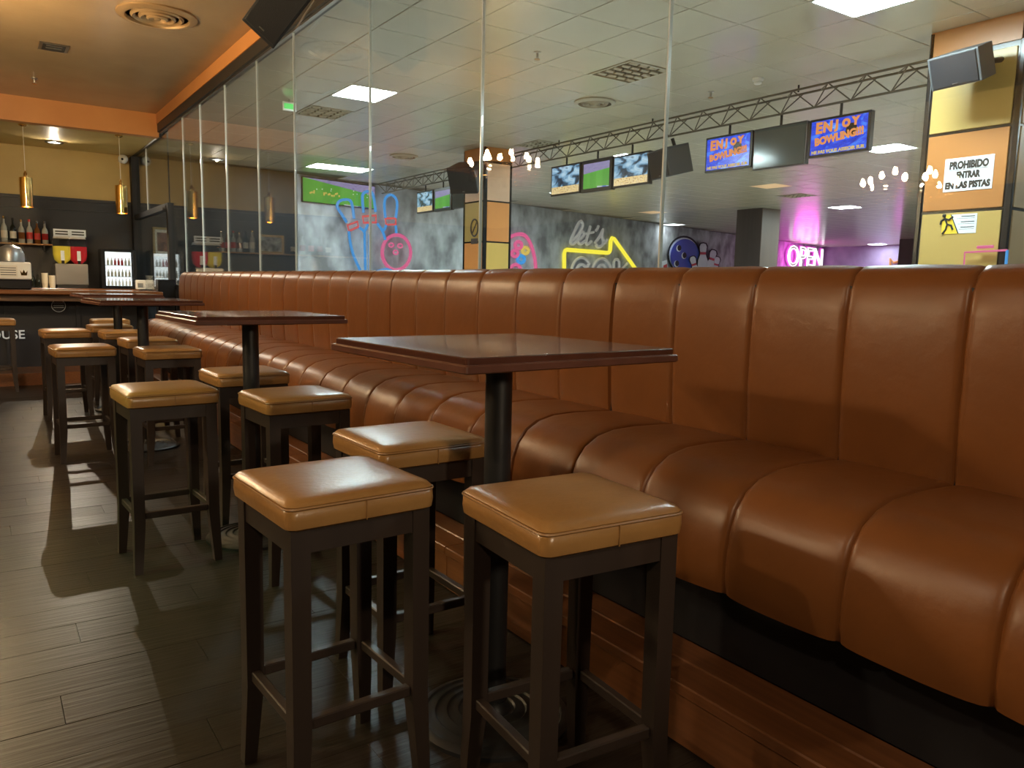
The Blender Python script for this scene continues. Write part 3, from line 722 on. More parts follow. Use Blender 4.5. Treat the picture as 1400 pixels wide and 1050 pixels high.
text_mesh('OPEN', 1.25, 'glow_backing', 'neon_magenta', t, HN*.03, HD, (0, 0, 1), .005, .06, fit=4.15)
t = thing('neon_sign', 'small orange neon zigzag at the far right end of the bowling hall', 'neon sign', (HX1-.05, 0, 0))
o = Vector(t.location)
MB().tube([on_x(x, y, HX1-.06)-o for x, y in ((1217, 372), (1217, 353), (1222, 359), (1228, 357))], .05, 6).build('tube', 'neon_orange', t)
t = thing('neon_sign', 'pale pink neon lettering tops just above the bench back at far right', 'neon sign', (HX1-.05, 0, 0))
o = Vector(t.location)
MB().tube([on_x(x, y, HX1-.06)-o for x, y in smooth([(1168, 371), (1172, 366), (1178, 371), (1182, 366), (1188, 371), (1192, 366), (1198, 371), (1204, 366), (1210, 371)])], .05, 6).build('tube', 'neon_bright', t)
lamp('neon_glow', 'POINT', on_hall(1100, 352, .7), 45, (1, .06, .75), .5)
lamp('neon_glow', 'POINT', (HX1-1.5, 17.5, CZ+.6), 14, (.9, .15, .8), .5)
# framed picture on the dark hall wall
p = on_hall(224, 331, .03)
t = thing('framed_picture', 'small gold-framed picture seen through the glass doorway', 'picture', p, math.atan(HS))
hw, hh = .20, .25
for q in ((-hw, hh-.04, hw, hh), (-hw, -hh, hw, -hh+.04), (-hw, -hh+.04, -hw+.04, hh-.04), (hw-.04, -hh+.04, hw, hh-.04)):
    MB().box((q[0], -.03, q[1]), (q[2], .0, q[3])).bevel(.006).build('frame_bar', 'frame_gold', t)
MB().box((-hw+.04, -.008, -hh+.04), (hw-.04, 0, hh-.04)).build('mat_board', 'paper', t)
M['art'] = mat('art', (.32, .14, .10), .6, noise=(9, .4, (1, 1, 1), (.05, .03, .03)))
MB().box((-.12, -.011, -.16), (.12, -.008, .16)).build('print', 'art', t)

# ------------------------------------------------------------------ loudspeakers
def orient(fwd, roll=0):
    f = Vector(fwd).normalized(); r_ = f.cross(Vector((0, 0, 1))).normalized(); u_ = r_.cross(f)
    r2 = r_*math.cos(roll)+u_*math.sin(roll); u2 = -r_*math.sin(roll)+u_*math.cos(roll)
    return Matrix((r2, -f, u2)).transposed().to_4x4()      # local -Y is the front
def speaker(lab, loc, fwd, w_, h_, d_, body, grille, roll=0, bracket=None, R=None):
    t = thing('loudspeaker', lab, 'speaker', loc); R = R or orient(fwd, roll)
    q = MB(); v = [(-w_/2, -d_/2, -h_/2), (w_/2, -d_/2, -h_/2), (w_*.36, d_/2, -h_/2), (-w_*.36, d_/2, -h_/2),
                   (-w_/2, -d_/2, h_/2), (w_/2, -d_/2, h_/2), (w_*.36, d_/2, h_/2), (-w_*.36, d_/2, h_/2)]
    q.quadbox([R @ Vector(p) for p in v]); q.bevel(.008, 2); q.build('cabinet', body, t)
    MB().box((-w_*.45, -d_/2-.008, -h_*.46), (w_*.45, -d_/2+.004, h_*.46), R).bevel(.004).build('grille', grille, t)
    MB().box((w_*.0-.02, -d_/2-.012, -h_*.41), (.02, -d_/2-.007, -h_*.395), R).build('badge', 'alu', t)
    if bracket:
        MB().rod(R @ Vector((0, d_*.3, 0)), Vector(bracket)-Vector(loc), .022, 10).build('bracket', 'black_metal', t)
    return t
sp = speaker('big black loudspeaker hanging at the top of the glass partition', (1.86, 5.45, CZ+1.92), (0, -1, 0), .26, .61, .37, 'speaker_black', 'speaker_black', 0, (2.22, 5.7, CZ+2.1),
             Matrix.Rotation(-.665, 4, 'Z') @ Matrix.Rotation(.508, 4, 'X') @ Matrix.Rotation(.804, 4, 'Y'))
o = Vector(sp.location)
MB().tube([on_x(404, 40, GX-.05)-o, on_x(418, 18, GX-.06)-o, on_x(430, 0, GX-.08)-o], .006, 6).build('cable', 'alu', sp)
speaker('grey wedge loudspeaker hung from the truss between the two groups of screens', (TX, 6.95, CZ+1.54), (-.9, .25, -.25), .46, .34, .36, 'speaker_grey', 'speaker_black', 0, (TX, 6.95, z0-.03))
speaker('dark loudspeaker high on the orange column behind the glass', (6.25, 10.45, CZ+1.62), (-.75, -.5, -.4), .46, .40, .34, 'speaker_black', 'speaker_black', 0, (6.5, 10.5, CZ+1.7))
speaker('dark loudspeaker with pale lower edge high on the yellow column', tuple(on_x(1319, 90, 6.2)), (-.9, .12, -.35), .40, .24, .26, 'speaker_grey', 'speaker_black', 0, (6.5, 3.0, CZ+1.78))

# ------------------------------------------------------------------ chandeliers of the bar (seen reflected in the glass)
def chandelier(lab, x, y, z, R_, n):
    t = thing('chandelier', lab, 'chandelier', (x, y, z), 0, 'candle chandeliers reflected in the glass')
    MB().lathe([(.02, .45), (.03, .30), (.015, .12), (.05, .04), (.06, -.02), (.02, -.12), (.03, -.16), (.005, -.2)], 14).build('stem', 'brass', t, True)
    MB().rod((0, 0, .45), (0, 0, BCZ-z), .006, 6).build('rod', 'brass', t)
    MB().lathe([(.06, BCZ-z), (.055, BCZ-z-.03), (.01, BCZ-z-.05)], 14).build('ceiling_rose', 'brass', t)
    MB().tube([(R_*math.cos(i*PI/16), R_*math.sin(i*PI/16), -.02) for i in range(32)], .012, 6, True).build('ring', 'brass', t)
    MB().tube([(R_*.6*math.cos(i*PI/12), R_*.6*math.sin(i*PI/12), .06) for i in range(24)], .010, 6, True).build('ring', 'brass', t)
    cr = MB()
    for k in range(n):
        rr, zz = (R_, 0) if k % 3 else (R_*.6, .08)
        a = 2*PI*k/n; ca, sa = math.cos(a), math.sin(a)
        arm = MB().tube([(.03*ca, .03*sa, 0), (rr*.5*ca, rr*.5*sa, -.08+zz), (rr*.85*ca, rr*.85*sa, -.06+zz), (rr*ca, rr*sa, .01+zz)], .007, 6).build('arm', 'brass', t)
        MB().lathe([(.010, 0), (.026, .008), (.010, .014), (.010, .05)], 10, Matrix.Translation((rr*ca, rr*sa, .0+zz))).build('candle', 'brass', arm, True)
        MB().lathe([(.008, 0), (.019, .022), (.017, .04), (.004, .07)], 10, Matrix.Translation((rr*ca, rr*sa, .05+zz))).build('bulb', 'bulb', arm, True)
        for q in range(4):
            b_ = a+q*PI/n*.5; cr.lathe([(.001, -.035), (.009, -.012), (.001, .005)], 6, Matrix.Translation((rr*math.cos(b_), rr*math.sin(b_), -.05-.05*(q % 2)+zz)))
    for k in range(24):
        a = 2*PI*k/24; cr.lathe([(.001, -.03), (.009, -.01), (.001, .005)], 6, Matrix.Translation((R_*.5*math.cos(a), R_*.5*math.sin(a), -.14)))
    cr.build('crystals', 'gold_metal', t, kind='stuff')
chandelier('brass candle chandelier reflected in front of the left column', -.48, 7.5, CZ+1.29, .40, 15)
chandelier('brass candle chandelier reflected beside the white notice', -2.58, 3.98, CZ+.93, .39, 15)

# ------------------------------------------------------------------ banquette bench in modules
def bench_module(y0, lab):
    t = thing('banquette_bench', lab, 'bench', (0, y0, 0), 0, 'tan leather banquette units along the glass')
    return t
seat_prof = [(2.13, .762), (2.02, .768), (1.90, .772), (1.80, .768), (1.73, .752), (1.678, .722), (1.643, .678), (1.622, .62), (1.612, .55), (1.612, .49), (1.62, .45), (1.66, .436), (1.72, .438)]
back_prof = [(2.105, .70), (2.09, .80), (2.082, .95), (2.082, 1.10), (2.085, 1.20), (2.094, 1.27), (2.115, 1.315), (2.15, 1.337), (2.19, 1.335), (2.215, 1.315), (2.225, 1.28)]
def channel(prof, w_, name, puff, endl, endr, seed):
    rnd = random.Random(seed)
    ts = [.0, .012, .03, .07, .15, .27, .40, .5, .60, .73, .85, .93, .97, .988, 1.0]
    n = len(prof); nor = []
    for i in range(n):
        a = prof[max(i-1, 0)]; b = prof[min(i+1, n-1)]; dx, dz = b[0]-a[0], b[1]-a[1]; l_ = math.hypot(dx, dz)
        nor.append((dz/l_, -dx/l_))
    rings = []
    for k in ts:
        e = abs(2*k-1); h = puff*(1-e**10)-(.0025 if e > .97 else 0)
        if e > .99: h -= .004
        if (k < .03 and endl) or (k > .97 and endr): h -= .010
        ring = []
        for i, (x, z) in enumerate(prof):
            sg = h
            wav = .0025*math.sin(7*k+i*.9+seed)
            zz = z
            if name == 'seat_panel' and i >= n-4: zz -= .008*math.sin(PI*k)
            ring.append((x-nor[i][0]*-sg*-1 if False else x+nor[i][0]*sg*NS[name]+0, k*w_, zz+nor[i][1]*sg*NS[name]+wav*(.4 if e < .9 else 0)))
        rings.append(ring)
    mb = MB(); mb.loft(rings, closed=False); return mb
# profile runs crease -> front for the seat and bottom -> top for the back; outward sign of the computed normal
NS = {'seat_panel': -1, 'back_panel': -1}
def sgn(prof, want):
    i = len(prof)//2; a, b = prof[i-1], prof[i+1]; nx, nz = (b[1]-a[1]), -(b[0]-a[0]); return 1 if nx*want[0]+nz*want[1] > 0 else -1
NS['seat_panel'] = sgn(seat_prof, (-1, .6)); NS['back_panel'] = sgn(back_prof, (-1, .6))
PW = 2.03/6
def make_channels(t):
    for k in range(6):
        sl = channel(seat_prof, PW, 'seat_panel', .006, k == 0, k == 5, k).build('seat_panel', 'leather_bench', t, True, (0, k*PW, 0))
        bl = channel(back_prof, PW, 'back_panel', .0045, k == 0, k == 5, k+9).build('back_panel', 'leather_bench', t, True, (0, k*PW, 0))
    MB().box((1.757, .002, .186), (2.2, 2.028, .47)).build('plinth', 'plinth', t)
    MB().box((2.10, .003, .20), (2.235, 2.027, 1.28)).build('back_frame', 'plinth', t)
    MB().box((1.72, .004, .47), (2.08, 2.026, .70)).build('seat_frame', 'plinth', t)
b0 = thing('banquette_bench', 'nearest tan leather banquette unit, cut by the right edge of the photo', 'bench', (0, .31, 0), 0, 'banquette units')
make_channels(b0)
for k, lab in enumerate(['second tan leather banquette unit, behind the nearest table', 'third tan leather banquette unit, behind the second table',
                         'fourth tan leather banquette unit, beyond the second table', 'farthest tan leather banquette unit, ending beside the bar']):
    dup(b0, (0, 2.34+2.03*k, 0), 0, lab)

# platform step under the bench
t = thing('bench_platform', 'reddish brown wooden step running under the banquette', 'platform', (0, 0, 0))
yy = -1.2
f0 = None
MB().box((1.57, -1.2, 0), (2.245, 10.48, .15)).build('carcass', 'plinth', t)
while yy < 10.4:
    L_ = min(1.95, 10.48-yy)
    MB().box((1.545, yy+.002, .004), (1.57, yy+L_-.002, .150)).bevel(.002).build('front_board', 'platform_wood', t)
    for x0, x1 in ((1.535, 1.645), (1.648, 1.757)):
        MB().box((x0, yy+.002, .150), (x1, yy+L_-.002, .185)).bevel(.004).build('top_board', 'platform_wood', t)
    yy += L_

# ------------------------------------------------------------------ bar tables
def rrect(hx, hy, r, z, n=5):
    out = []
    for cx, cy, a0 in ((hx-r, hy-r, 0), (-hx+r, hy-r, 90), (-hx+r, -hy+r, 180), (hx-r, -hy+r, 270)):
        for i in range(n+1):
            a = math.radians(a0+90*i/n); out.append((cx+r*math.cos(a), cy+r*math.sin(a), z))
    return out
def make_table(lab):
    t = thing('bar_table', lab, 'table', (0, 0, 0), 0, 'square bar tables')
    h = .345
    MB().loft([rrect(h-.010, h-.010, .006, 1.086, 2), rrect(h-.010, h-.010, .006, 1.100, 2), rrect(h-.013, h-.013, .006, 1.102, 2)]).build('table_top', 'table_wood', t)
    MB().loft([rrect(h-.004, h-.004, .006, 1.066, 2), rrect(h, h, .006, 1.069, 2), rrect(h, h, .006, 1.083, 2), rrect(h-.004, h-.004, .006, 1.086, 2)]).build('edge_band', 'table_edge', t)
    MB().box((-.16, -.16, 1.054), (.16, .16, 1.066)).bevel(.004).build('mounting_plate', 'black_metal', t)
    MB().cyl((0, 0, .03), .038, 1.024, 24).build('pedestal', 'black_metal', t, True)
    prof = [(.225, .0), (.225, .012)]
    for k in range(5):
        r_ = .215-.034*k; prof += [(r_, .018+.003*k), (r_-.012, .021+.003*k), (r_-.017, .016+.003*k), (r_-.024, .016+.003*k)]
    prof += [(.045, .04), (.042, .06)]
    MB().lathe(prof, 36).build('base', 'black_metal', t, True)
    return t
t1 = make_table('nearest square dark wood bar table on a black pedestal')
t1.location = (1.185, 1.79, 0); t1.rotation_euler = (0, 0, math.radians(3))
dup(t1, (1.067, 3.78, 0), math.radians(3), 'second square dark wood bar table from the front')
dup(t1, (.99, 6.27, 0), math.radians(4), 'third square dark wood bar table, seen edge-on before the bar')
dup(t1, (1.08, 8.2, 0), math.radians(3), 'farthest square dark wood bar table, near the bar counter')

# ------------------------------------------------------------------ bar stools
def make_stool(lab):
    t = thing('bar_stool', lab, 'stool', (0, 0, 0), 0, 'leather topped bar stools')
    hs = .19
    seat = MB(); R = []
    for h_, r_, z in ((hs-.012, .022, .716), (hs-.004, .024, .722), (hs-.001, .026, .741), (hs-.002, .026, .762), (hs-.006, .026, .767), (hs-.003, .028, .7725), (hs-.010, .03, .781), (hs-.030, .04, .7865), (hs-.07, .05, .7895), (hs-.13, .04, .791)):
        R.append(rrect(h_, h_, r_, z, 5))
    seat.loft(R); s_ = seat.build('seat', 'leather_seat', t, True)
    MB().tube([(x*1.0, y*1.0, .768) for x, y, z in rrect(hs-.002, hs-.002, .026, 0, 5)], .0032, 5, True).build('piping', 'piping', s_, True)
    MB().box((-.001, -hs-.0012, .720), (.001, -hs+.002, .766)).build('side_seam', 'piping', s_)
    a = .176                       # outer face of legs at the top
    for sx_ in (-1, 1):
        for sy_ in (-1, 1):
            q = MB(); top = [(sx_*a, sy_*a), (sx_*(a-.046), sy_*a), (sx_*(a-.046), sy_*(a-.046)), (sx_*a, sy_*(a-.046))]
            b_ = a+.006; bot = [(sx_*b_, sy_*b_), (sx_*(b_-.032), sy_*b_), (sx_*(b_-.032), sy_*(b_-.032)), (sx_*b_, sy_*(b_-.032))]
            mid = [(x*.5+X*.5, y*.5+Y*.5) for (x, y), (X, Y) in zip(top, bot)]
            md = [(sx_*a, sy_*a), (sx_*(a-.044), sy_*a), (sx_*(a-.044), sy_*(a-.044)), (sx_*a, sy_*(a-.044))]
            q.loft([[(x, y, 0) for x, y in bot], [(x, y, .22) for x, y in md], [(x, y, .718) for x, y in top]]); q.build('leg', 'stool_wood', t)
    for ax in (0, 1):
        for s_ in (-1, 1):
            c0 = s_*(a-.004); c1 = s_*(a-.026)
            lo_, hi_ = sorted((c0, c1)); e = a-.045
            A, B = ((-e, lo_, .661), (e, hi_, .716)) if ax == 0 else ((lo_, -e, .661), (hi_, e, .716))
            MB().box(A, B).build('apron', 'stool_wood', t)
            lo_, hi_ = sorted((s_*(a-.010), s_*(a-.034)))
            A, B = ((-e, lo_, .235), (e, hi_, .262)) if ax == 0 else ((lo_, -e, .235), (hi_, e, .262))
            MB().box(A, B).bevel(.003).build('stretcher', 'stool_wood', t)
    return t
s0 = make_stool('nearest tan stool at left, pale light across its seat')
s0.location = (.70, 1.80, 0); s0.rotation_euler = (0, 0, math.radians(3))
for x, y, r_, lab in [
    (1.10, 1.36, -4, 'nearest tan stool at right, in front of the first table pedestal'),
    (1.12, 2.21, 1, 'tan stool behind the nearest left stool, under the first table'),
    (.66, 3.70, 3, 'tan stool at the left side of the second table, standing clear in the aisle'),
    (1.11, 3.28, 3, 'tan stool in front of the second table pedestal'),
    (1.15, 4.21, 2, 'tan stool behind the second table pedestal, against the bench'),
    (.575, 6.12, 2, 'tan stool at the left side of the third table, in the aisle'),
    (1.06, 5.77, 2, 'tan stool in front of the third table pedestal'),
    (1.09, 6.72, 3, 'tan stool behind the third table pedestal'),
    (.62, 8.0, 2, 'tan stool at the left side of the farthest table'),
    (1.06, 7.72, 1, 'tan stool in front of the farthest table pedestal'),
    (1.07, 8.72, 2, 'tan stool behind the farthest table pedestal'),
    (1.22, 9.9, 0, 'last tan stool of the row, before the bar front'),
    (.13, 10.1, 0, 'tan stool at the bar counter, cut by the left edge of the photo')]:
    dup(s0, (x, y, 0), math.radians(r_), lab)

# ------------------------------------------------------------------ the bar
BT = CZ-.175
t = thing('bar_counter', 'long dark bar counter with a wooden top and white lettering', 'counter', (0, 0, 0))
MB().box((-4.5, 11.2, .14), (1.75, 11.32, BT-.05)).build('front_panel', 'bar_front', t)
MB().box((-4.5, 10.75, BT-.05), (1.95, 11.75, BT)).bevel(.01).build('counter_top', 'bar_wood', t)
MB().box((-4.5, 10.85, BT-.13), (1.80, 11.2, BT-.05)).build('under_rail', 'wood_brown', t)
for x in (-.55, .25, 1.0, 1.7): MB().box((x, 11.17, .16), (x+.05, 11.2, BT-.14)).build('batten', 'bar_front', t)
MB().box((-4.5, 10.45, 0), (1.3, 11.25, .14)).build('foot_step', 'platform_wood', t)
pz = on_y(20, 458, 11.17)
text_mesh('N HOUSE', .145, 'lettering', 'lettering', t, (.135, 11.165, pz.z), (1, 0, 0), (0, 0, 1), .002, .002)
pz = on_y(80, 418, 11.16)
mb = MB(); mb.lathe([(.085, 0), (.085, .006)], 24, Matrix.Translation(pz) @ Matrix.Rotation(PI/2, 4, 'X')); mb.build('round_plaque', 'black_print', t)
mb = MB(); mb.tube([(pz.x+.075*math.cos(x*PI/10), pz.y-.008, pz.z+.075*math.sin(x*PI/10)) for x in range(20)], .004, 4, True)
for k, q in enumerate((.03, .0, -.025)):
    mb.tube([(pz.x-.055+.011*i, pz.y-.008, pz.z+q+.008*(i % 2)) for i in range(11)], .004, 4)
mb.build('plaque_print', 'white_print', t)
t = thing('back_counter', 'dark back counter behind the bar', 'counter', (0, 0, 0))
MB().box((-4.5, 13.85, 0), (2.1, 14.55, CZ-.23)).build('cabinet', 'bar_front', t)
MB().box((-4.5, 13.8, CZ-.23), (2.15, 14.58, CZ-.19)).bevel(.006).build('worktop', 'bar_wood', t)
KT = CZ-.19
YB = 14.15
def px_x(px, Y=YB, py=370): return on_y(px, py, Y).x
def bottle(lab, x, y, z, h_, r_, m_, cap, lbl, group):
    t = thing('bottle', lab, 'bottle', (x, y, z), 0, group)
    MB().lathe([(r_*.95, 0), (r_, .006), (r_, h_*.55), (r_*.8, h_*.64), (r_*.36, h_*.74), (r_*.32, h_*.92)], 14).build('body', m_, t, True)
    MB().lathe([(r_*.40, h_*.90), (r_*.40, h_)], 10).build('cap', cap, t)
    MB().lathe([(r_*1.02, h_*.18), (r_*1.02, h_*.46)], 14, None, False).build('label', lbl, t)
M['b_clear'] = mat('b_clear', (.45, .46, .42), .12); M['b_amber'] = mat('b_amber', (.20, .07, .015), .1)
M['b_dark'] = mat('b_dark', (.012, .015, .012), .1); M['b_green'] = mat('b_green', (.02, .06, .02), .1); M['b_red'] = mat('b_red', (.35, .02, .02), .15)
M['cream'] = mat('cream', (.75, .70, .58), .5)
# shelf with bottles
zs = on_y(30, 332.5, 14.4).z
t = thing('wall_shelf', 'orange wooden shelf on the dark wall behind the bar', 'shelf', (0, 14.45, zs))
xr = px_x(71, 14.4, 333)
MB().box((-1.9, -.14, -.02), (xr, .14, .0)).bevel(.003).build('board', 'shelf_wood', t)
for x in (-1.5, -.4, xr-.12): MB().box((x, -.1, -.10), (x+.02, .14, -.02)).build('bracket', 'black_metal', t)
bl = ['white-labelled bottle, leftmost on the bar shelf', 'dark bottle with round pale label, second on the bar shelf', 'clear bottle, third on the bar shelf',
      'red-labelled clear bottle, fourth on the bar shelf', 'bottle with ring-shaped stopper and red label, fifth on the bar shelf', 'slim clear bottle, rightmost on the bar shelf']
for k, (px, h_, bm_, cp, lb) in enumerate([(6, .40, 'b_clear', 'gold_metal', 'cream'), (18, .38, 'b_dark', 'black_gloss', 'cream'), (29.5, .36, 'b_clear', 'brass', 'b_amber'),
                                            (40.5, .37, 'b_clear', 'red_print', 'red_print'), (51, .35, 'b_amber', 'chrome', 'red_print'), (61.5, .35, 'b_clear', 'chrome', 'b_red')]):
    bottle(bl[k], px_x(px, 14.38, 320), 14.38, zs, h_, .043, bm_, cp, lb, 'bottles on the bar shelf')
# bottles farther left on the shelf, reflected in the glass, and a framed picture among them
RB = ['dark bottle left of the shelf picture', 'second bottle left of the shelf picture',
      'third bottle left of the shelf picture', 'fourth bottle left of the shelf picture', 'last bottle at the far left end of the bar shelf']
for k in range(5):
    bottle(RB[k]+', reflected in the glass', -.38-.17*k, 14.40, zs, random.uniform(.3, .4), .05,
           random.choice(['b_clear', 'b_amber', 'b_dark', 'b_green']), random.choice(['brass', 'chrome', 'black_gloss']), random.choice(['cream', 'red_print', 'b_red']), 'reflected shelf bottles')
t = thing('framed_picture', 'gold-framed picture standing on the bar shelf, reflected in the glass', 'picture', (.0, 14.50, zs+.17))
for q in ((-.23, .13, .23, .17), (-.23, -.17, .23, -.13), (-.23, -.13, -.19, .13), (.19, -.13, .23, .13)):
    MB().box((q[0], -.03, q[1]), (q[2], 0, q[3])).build('frame_bar', 'frame_gold', t)
M['art2'] = mat('art2', (.65, .72, .75), .6, noise=(8, .3, (1, 1, 1), (.08, .09, .10)))
MB().box((-.19, -.012, -.13), (.19, 0, .13)).build('print', 'art2', t)

# juice dispenser pair
x0, x1 = px_x(74, YB), px_x(119, YB)
zt_, zb_ = on_y(97, 361, YB).z, KT
t = thing('juice_dispenser', 'twin juice dispenser with a yellow and a red bowl on a steel base', 'dispenser', ((x0+x1)/2, YB, KT))
W_ = x1-x0
MB().box((-W_/2, -.18, .05), (W_/2, .18, zt_-KT-.0)).bevel(.012, 2).build('base', 'steel', t)
MB().box((-W_/2+.02, -.20, 0), (W_/2-.02, .16, .05)).build('drip_tray', 'black_metal', t)
M['juice_y'] = mat('juice_y', (.72, .58, .06), .15, emit=(.9, .7, .08), es=.05); M['juice_r'] = mat('juice_r', (.50, .02, .03), .15, emit=(.8, .04, .05), es=.05)
zj = zt_-KT
for s_, m_ in ((-1, 'juice_y'), (1, 'juice_r')):
    cx = s_*W_*.245
    q = MB(); q.loft([rrect(.05, .06, .045, zj+.005), rrect(.105, .11, .06, zj+.06), rrect(.12, .125, .05, zj+.14), rrect(.12, .125, .05, zj+.27)])
    bo = q.build('bowl', m_, t, True, (cx, 0, 0), label='yellow juice bowl' if s_ < 0 else 'red juice bowl')
    q = MB(); q.loft([rrect(.122, .127, .05, zj+.27), rrect(.122, .127, .05, zj+.37), rrect(.10, .10, .05, zj+.39)], False); q.build('clear_wall', 'clear', bo, True)
    MB().loft([rrect(.11, .12, .05, zj+.39), rrect(.10, .11, .05, zj+.43)]).build('lid', 'white_plastic', bo, True)
    MB().box((-.11, -.13, zj+.42), (.11, -.11, zj+.53)).build('sign_card', 'white_print', bo)
    for k in range(2): MB().box((-.085, -.1325, zj+.445+.04*k), (.085, -.13, zj+.463+.04*k)).build('print_line', 'black_print', bo)
    MB().box((-.025, -.135, zj+.05), (.025, -.12, zj+.20)).build('sticker', 'white_print', bo)
    MB().box((-.02, -.16, zj-.0), (.02, -.12, zj+.05)).build('tap', 'black_gloss', bo)
# glowing fridge
M['fridge_light'] = mat('fridge_light', (.8, .85, .9), .4, emit=(.85, .95, 1), es=.75)
x0, x1 = px_x(139.5, 14.1), px_x(183, 14.1); zt_ = on_y(160, 340.5, 14.1).z
t = thing('display_fridge', 'small lit glass-front drinks fridge on the back counter', 'fridge', ((x0+x1)/2, 14.2, KT)); W_, H_ = x1-x0, zt_-KT
MB().box((-W_/2, -.16, 0), (W_/2, .30, H_)).bevel(.01).build('cabinet', 'black_gloss', t)
MB().box((-W_/2+.045, -.166, .05), (W_/2-.045, -.158, H_-.05)).build('light_panel', 'fridge_light', t)
for k in range(2): MB().box((-W_/2+.045, -.21, .20+.18*k-.008), (W_/2-.045, -.168, .20+.18*k)).build('shelf', 'alu', t)
for r_ in range(3):
    for k in range(7):
        x = -W_/2+.08+k*(W_-.16)/6
        q = MB(); q.lathe([(.018, 0), (.018, .06), (.007, .09), (.007, .115)], 8, Matrix.Translation((x, -.19, .052 if r_ == 0 else .20+.18*(r_-1))))
        q.build('drink_bottle', ('white_print', 'b_clear', 'b_red')[r_] if (r_ == 2 and 1 < k < 5) or r_ < 2 else 'b_clear', t, True)
MB().box((-W_/2+.04, -.225, .045), (W_/2-.04, -.219, H_-.045)).build('door_glass', 'clear', t)
for s_ in (-1, 1): MB().box((s_*W_/2-.022-.0, -.23, .01), (s_*W_/2+.022, -.16, H_-.01)).build('door_stile', 'black_gloss', t)
# coffee grinder / dispenser at far left, on the front counter
x = px_x(15, 11.5, 370); zz = BT
t = thing('drink_dispenser', 'drinks dispenser with clear dome and white front panel at the left end of the bar', 'dispenser', (x, 11.45, zz))
MB().box((-.20, -.16, 0), (.20, .16, .12)).bevel(.015).build('base', 'black_gloss', t)
MB().box((-.205, -.17, .12), (.205, .17, .33)).bevel(.02, 2).build('body', 'white_plastic', t)
MB().box((-.13, -.176, .15), (.06, -.17, .29)).build('label', 'paper', t)
for k in range(4): MB().box((-.115, -.178, .17+.028*k), (.045, -.175, .178+.028*k)).build('print_line', 'black_print', t)
cr = [(-.03, 0), (.03, 0), (.038, .06), (.018, .03), (0, .07), (-.018, .03), (-.038, .06)]
MB().prism(cr, (.125, -.171, .17), (1, 0, 0), (0, 0, 1), (0, -1, 0), .006).build('crown_emblem', 'gold_metal', t)
MB().lathe([(.165, .33), (.165, .42), (.14, .52), (.08, .575), (.02, .59)], 22).build('dome', 'clear', t, True)
MB().lathe([(.15, .335), (.15, .43), (.12, .50), (.04, .54)], 20).build('contents', mat('silver_bags', (.42, .42, .44), .3, metal=.6), t, True)
# condiments, cups and cans between
for k, (px, h_, m_, lab) in enumerate([(36, .20, 'b_red', 'small red-capped sauce bottle beside the drinks dispenser'), (44, .26, 'b_dark', 'tall black sauce bottle beside the drinks dispenser'), (52, .20, 'b_dark', 'short black sauce bottle next to the cup stacks')]):
    bottle(lab, px_x(px, 13.95, 380), 13.95, KT, h_, .04, m_, 'black_gloss' if k else 'red_print', 'cream' if k == 0 else 'b_dark', 'sauce bottles')
for k, (px, n) in enumerate([(61.5, 9), (71.5, 7)]):
    t = thing('cup_stack', ('taller' if k == 0 else 'shorter')+' stack of pale paper cups beside the juice dispenser', 'cups', (px_x(px, 13.95, 385), 13.95, KT))
    for i in range(n):
        MB().lathe([(.036, 0), (.043, .075), (.046, .078), (.046, .084), (.04, .084)], 14, Matrix.Translation((0, 0, .018*i))).build('cup', 'cream', t, True)
# crockery right of the fridge
t = thing('napkin_box', 'white box with grey front beside the fridge', 'box', (px_x(192, 13.92, 388), 13.92, KT))
MB().box((-.07, -.06, 0), (.07, .05, .15)).bevel(.01).build('body', 'white_plastic', t); MB().box((-.05, -.064, .03), (.03, -.06, .10)).build('front_plate', 'steel', t)
for k, (px, py0) in enumerate([(204, 1), (217, 1)]):
    t = thing('cup_tower', ['stack of dark-handled white cups next to the white box', 'stack of white coffee cups next to the doorway'][k]+' on the back counter', 'cups', (px_x(px, 14.2, 385), 14.2, KT+(.16 if k == 9 else 0)))
    for i in range(4):
        q = MB(); q.lathe([(.028, 0), (.05, .02), (.058, .06), (.052, .06), (.02, .012)], 14, Matrix.Translation((0, 0, .055*i)), False); c_ = q.build('cup', 'white_plastic', t, True)
        MB().tube([(.05, 0, .05+.055*i), (.078, 0, .045+.055*i), (.074, 0, .02+.055*i), (.046, 0, .02+.055*i)], .006, 5).build('handle', 'black_gloss' if k == 0 else 'white_plastic', c_)
# dark till block beside the bench end
p = on_y(234, 400, 11.9)
t = thing('cash_cabinet', 'black cabinet between the bench end and the bar', 'cabinet', (2.12, 11.45, 0))
MB().box((-.12, -.1, 0), (.10, .1, CZ-.02)).bevel(.01).build('body', 'black_gloss', t)
MB().box((-.10, -.106, .1), (.08, -.1, 1.0)).build('door', 'bar_front', t)

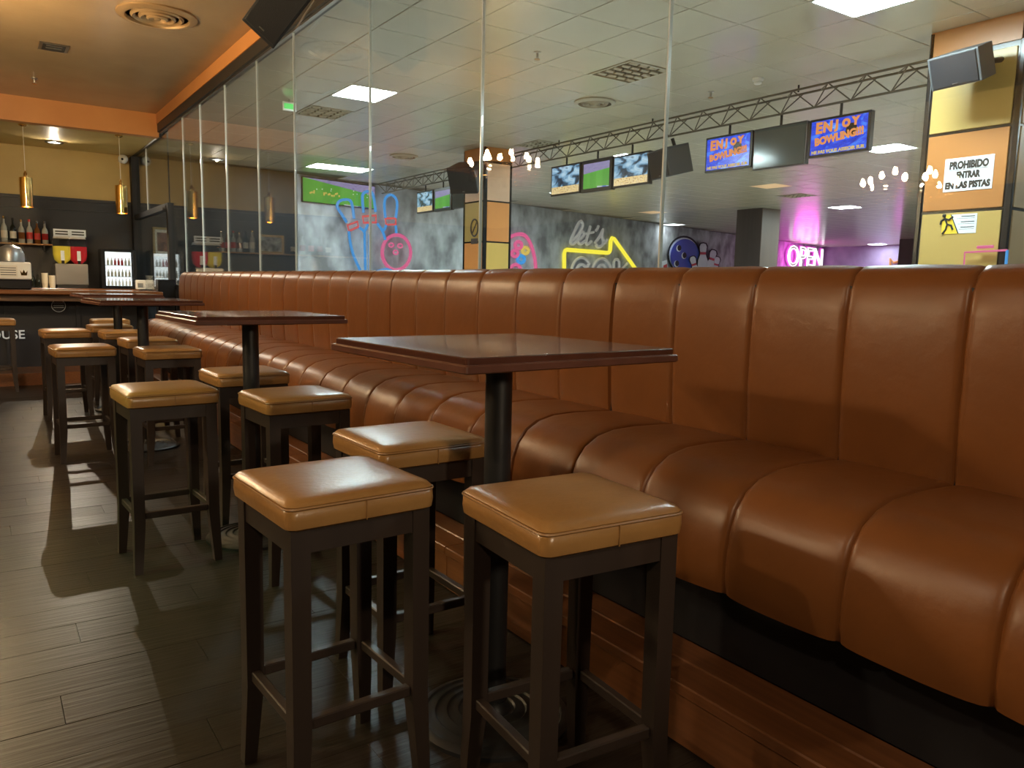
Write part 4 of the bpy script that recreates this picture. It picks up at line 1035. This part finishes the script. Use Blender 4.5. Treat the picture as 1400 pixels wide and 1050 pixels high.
# pendants over the bar
def pendant(lab, px, pyt, pyb, Y):
    a = on_y(px, (pyt+pyb)/2, Y); ht = (on_y(px, pyt, Y).z-on_y(px, pyb, Y).z); r_ = ht*.20
    t = thing('pendant_lamp', lab, 'lamp', (a.x, Y, a.z), 0, 'gold tube pendants')
    MB().lathe([(r_, -ht/2), (r_, ht/2), (r_*.3, ht/2+.01), (r_*.3, ht/2+.05), (.006, ht/2+.09)], 24, None, False).build('shade', 'gold_metal', t, True)
    MB().rod((0, 0, ht/2+.08), (0, 0, SZ-a.z), .004, 6).build('cord', 'cream', t)
    MB().lathe([(.05, SZ-a.z), (.05, SZ-a.z-.015), (.012, SZ-a.z-.03)], 16).build('ceiling_rose', 'gold_metal', t)
    MB().sphere((0, 0, -ht/2+.05), .03, 10).build('bulb', 'bulb', t)
    lamp('pendant_light', 'SPOT', (a.x, Y, a.z-ht/2+.005), 16, WARM, .03, 150, (a.x, Y-.001, 0))
pendant('left gold tube pendant lamp over the bar', 36, 243, 283, 12.6)
pendant('right gold tube pendant lamp over the bar', 166, 254, 292, 12.6)
# recessed downlight and camera dome
p = on_z(74, 194.5, SZ)
t = thing('downlight', 'recessed round downlight in the bar soffit between the pendants', 'light', (p.x, p.y, SZ))
MB().lathe([(.125, -.001), (.125, -.01), (.09, -.012), (.088, -.002)], 24, None, False).build('rim', 'black_metal', t, True)
MB().lathe([(.086, -.004), (.086, -.002)], 20).build('lens', glow('downlight_lens', (1, .93, .8), 5), t)
lamp('downlight_beam', 'SPOT', (p.x, p.y, SZ-.016), 85, (1, .86, .66), .012, 150, (p.x+.1, p.y-5.5, 0), .5)
p = on_y(170, 216, 14.3)
t = thing('security_camera', 'white dome security camera in the corner above the bar', 'camera', (p.x, 14.5, p.z))
MB().box((-.05, -.02, -.04), (.05, .095, .04)).bevel(.01).build('bracket', 'white_plastic', t); MB().sphere((0, -.06, 0), .075, 16).build('dome', 'white_plastic', t, True)
MB().sphere((-.02, -.125, -.01), .02, 10).build('lens', 'black_gloss', t, True)
